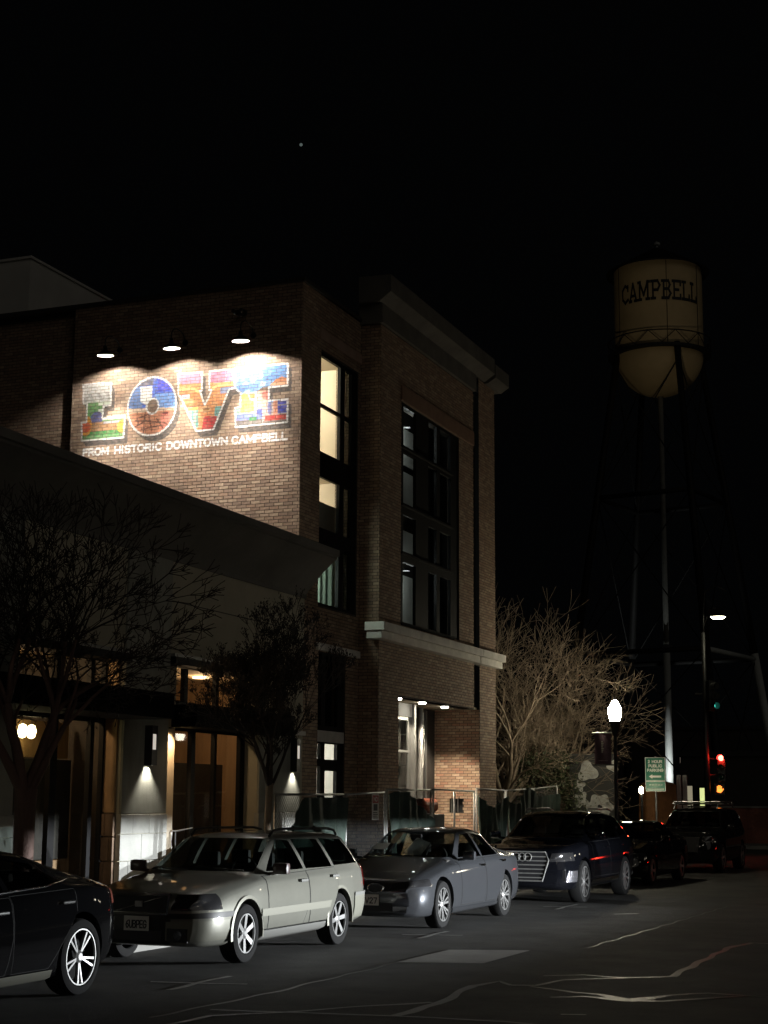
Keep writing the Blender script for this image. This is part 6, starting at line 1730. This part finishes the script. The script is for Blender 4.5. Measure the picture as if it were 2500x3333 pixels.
# flood lamp at the foot of the riser
FL = empty('flood_lamp', (-22.3, 107.4, .14)); tag(FL, 'small flood lamp on the ground close to the tower pipe', 'flood lamp', 'flood lamps at the water tower')
m = MB(); m.cbox(-.2, .2, -.15, .15, .15, .5, .03); m.build('housing', MAT['iron'], FL); m = MB(); m.tube([(0, 0, 0), (0, 0, .2)], .04, 8); m.build('stand', MAT['iron'], FL)
lamp('flood_beam', 'SPOT', (0, .25, .7), 1500, (.95, 1, .98), FL, .1, 50, .9, (-.6, 2.8, 5.0), local=True)

FT = empty('flood_lamp', (-17.5, 57.0, .14)); tag(FT, 'small flood lamp on the ground aimed at the water tank', 'flood lamp', 'flood lamps at the water tower')
m = MB(); m.cbox(-.2, .2, -.15, .15, .15, .5, .03); m.build('housing', MAT['iron'], FT); m = MB(); m.tube([(0, 0, 0), (0, 0, .2)], .04, 8); m.build('stand', MAT['iron'], FT)
lamp('flood_beam', 'SPOT', (0, .2, .7), 4200, (1, .84, .60), FT, .1, 11.5, .6, Vector((-22.9, 110.4, 35.4)) - Vector((-17.5, 57.2, .84)), local=True)
# ------------------------------------------------------------------ things in the dark at the right
KI = empty('covered_kiosk', (-11.4, 53.0, .15)); tag(KI, 'brown canvas covered kiosk below the green parking sign', 'kiosk')
nx, nz = 60, 10; V = []; F = []
for j in range(nz + 1):
    for i in range(nx):
        a = 2 * math.pi * i / nx; v = j / nz
        r = (.62 + .05 * math.sin(a * 9 + v) * (1 - v * .5)) * (1 - .12 * v)
        rx = r * (abs(math.cos(a)) ** -.0) ; V.append((r * math.cos(a) * 1.05, r * math.sin(a), 2.25 * v))
for j in range(nz):
    for i in range(nx): F.append((j * nx + i, j * nx + (i + 1) % nx, (j + 1) * nx + (i + 1) % nx, (j + 1) * nx + i))
m = MB(); m.add(V, F); m.build('canvas', MAT['kiosk'], KI, smooth=True, recalc=False)
m = MB(); m.lathe([(.62, 2.25), (.5, 2.33), (.1, 2.42), (.001, 2.42)], n=30); m.build('canvas_top', MAT['kiosk'], KI, smooth=True)
for dx in (-.25, .55, .75):
    m = MB(); m.cbox(dx - .07, dx + .07, .7, .82, 0, 2.85 if dx < 0 else 2.6, .02); m.build('pale_post', MAT['stone'], KI)
LO = empty('wall_lantern', (-11.22, 48.25, 2.25)); tag(LO, 'small yellow lit lantern just below the green sign', 'lantern')
m = MB(); m.lathe([(.001, -.10), (.05, -.08), (.07, .04), (.04, .10), (.001, .12)], (.35, 0, -.05), 12); m.build('glass', EMIT('lantern_glow', (1, .90, .62), 75), LO, smooth=True); m = MB(); m.tube([(.35, .05, -2.15), (.35, .05, -.1)], .04, 8); m.build('post', MAT['iron'], LO)
# wall with painted white flowers
PWL = empty('painted_wall', (-11.72, 45.3, .15)); tag(PWL, 'dark wall painted with large white flowers behind the lamp post', 'wall')
m = MB(); m.box(-.55, .78, 0, .15, 0, 3.05); m.build('panel', M('wall_dark', (.035, .035, .032), .8, var=.2), PWL)
wf = M('flower_white', (.40, .40, .37), .8, var=.35, vscale=6)
def blob(cx, cz, r, n, amp, lobes, ph=0):
    return [(cx + r * (1 + amp * math.cos(lobes * t + ph)) * math.cos(t), cz + r * (1 + amp * math.cos(lobes * t + ph)) * math.sin(t)) for t in np.linspace(0, 2 * math.pi, n, endpoint=False)]
for i, (cx, cz, r, amp, lo) in enumerate(((.32, 1.55, .36, .12, 6), (-.02, 2.55, .27, .22, 3), (-.22, 1.75, .2, .3, 4), (.72, 2.7, .16, .2, 3), (-.1, 1.1, .16, .35, 5), (-.25, 2.15, .14, .3, 4))):
    m = MB(); pz = blob(cx, cz, r, 48, amp, lo, i); m.add([(cx, -.004 - .001 * i, cz)] + [(p[0], -.004 - .001 * i, p[1]) for p in pz], [(0, 1 + k, 1 + (k + 1) % 48) for k in range(48)]); m.build('painted_flower', wf, PWL, recalc=False)
    if i not in (0, 4): continue
    m = MB(); pz = blob(cx, cz, r * .2, 16, .1, 3); m.add([(p[0], -.012 - .001 * i, p[1]) for p in pz], [tuple(range(16))]); m.build('flower_heart', MAT['ink'], PWL, recalc=False)
# low brick garden wall and far buildings beyond the side street
LW = empty('garden_wall', (-11, 72, .14)); tag(LW, 'low brick wall across the side street glowing red from the signal', 'wall')
m = MB(); m.box(-3.0, 9, -.1, .1, 0, 1.5); m.build('wall', M('dull_brick', (.26, .10, .07), .85, var=.3, vscale=9, bump=.4), LW); m = MB(); m.cbox(-3.05, 9.05, -.15, .15, 1.5, 1.58, .01); m.build('coping', MAT['concrete'], LW)
def far_building(label, x0, x1, y, z1, wins, depth=8):
    e = empty('far_building', ((x0 + x1) / 2, y, .14)); tag(e, label, 'building')
    m = MB(); m.box(x0, x1, y, y + depth, .14, z1); put(m, 'wall', M('far_wall', (.05, .045, .04), .9, var=.2), e)
    m = MB(); m.box(x0 - .2, x1 + .2, y - .2, y + depth, z1, z1 + .25); put(m, 'roof', MAT['roofing'], e)
    for (x, z, w_, h_, c, s_) in wins:
        m = MB(); m.box(x - w_ / 2 - .08, x + w_ / 2 + .08, y - .05, y - .01, z - h_ / 2 - .08, z + h_ / 2 + .08); fr = put(m, 'window', MAT['black_frame'], e)
        m = MB(); m.quad((x - w_ / 2, y - .06, z - h_ / 2), (x + w_ / 2, y - .06, z - h_ / 2), (x + w_ / 2, y - .06, z + h_ / 2), (x - w_ / 2, y - .06, z + h_ / 2)); m.build('pane', EMIT('pane_glow', c, s_), fr, recalc=False)
far_building('far dark building with two small lit windows left of the red signal', -40, -17.5, 128, 7.5, [(-25.4, 5.3, .55, .75, (1, .8, .65), .35), (-24.3, 5.1, .5, .75, (1, .8, .65), .25)])
far_building('far low dark shop with yellow lit windows behind the boxy SUV', -16.85, -6, 84, 4.2, [(-15.7, 2.1, .35, 1.0, (.9, 1, .4), .8), (-16.45, 2.2, .4, 1.0, (1, .9, .6), .25), (-11.9, 1.3, .3, .9, (1, .9, .65), 1.0), (-10.9, 2.3, .3, .55, (1, .92, .7), 3), (-10.2, 1.2, .35, .5, (1, .9, .7), .8), (-10.6, 3.6, .2, .6, (.6, .8, .75), .25)])
# one bright star over the roofs
ST = bpy.data.meshes.new('star'); bm = bmesh.new(); bmesh.ops.create_icosphere(bm, subdivisions=2, radius=.9); bm.to_mesh(ST); bm.free()
d_ = (f_ + r_ * ((980 - 1250) / 5245) - u_ * ((471 - 1666.5) / 5245))
o = link('star', ST, EMIT('star_glow', (.8, 1, .95), .10)); o.location = Vector((0, 0, CAMH)) + d_ * 900; tag(o, 'single bright star in the black sky above the brick building', 'star')
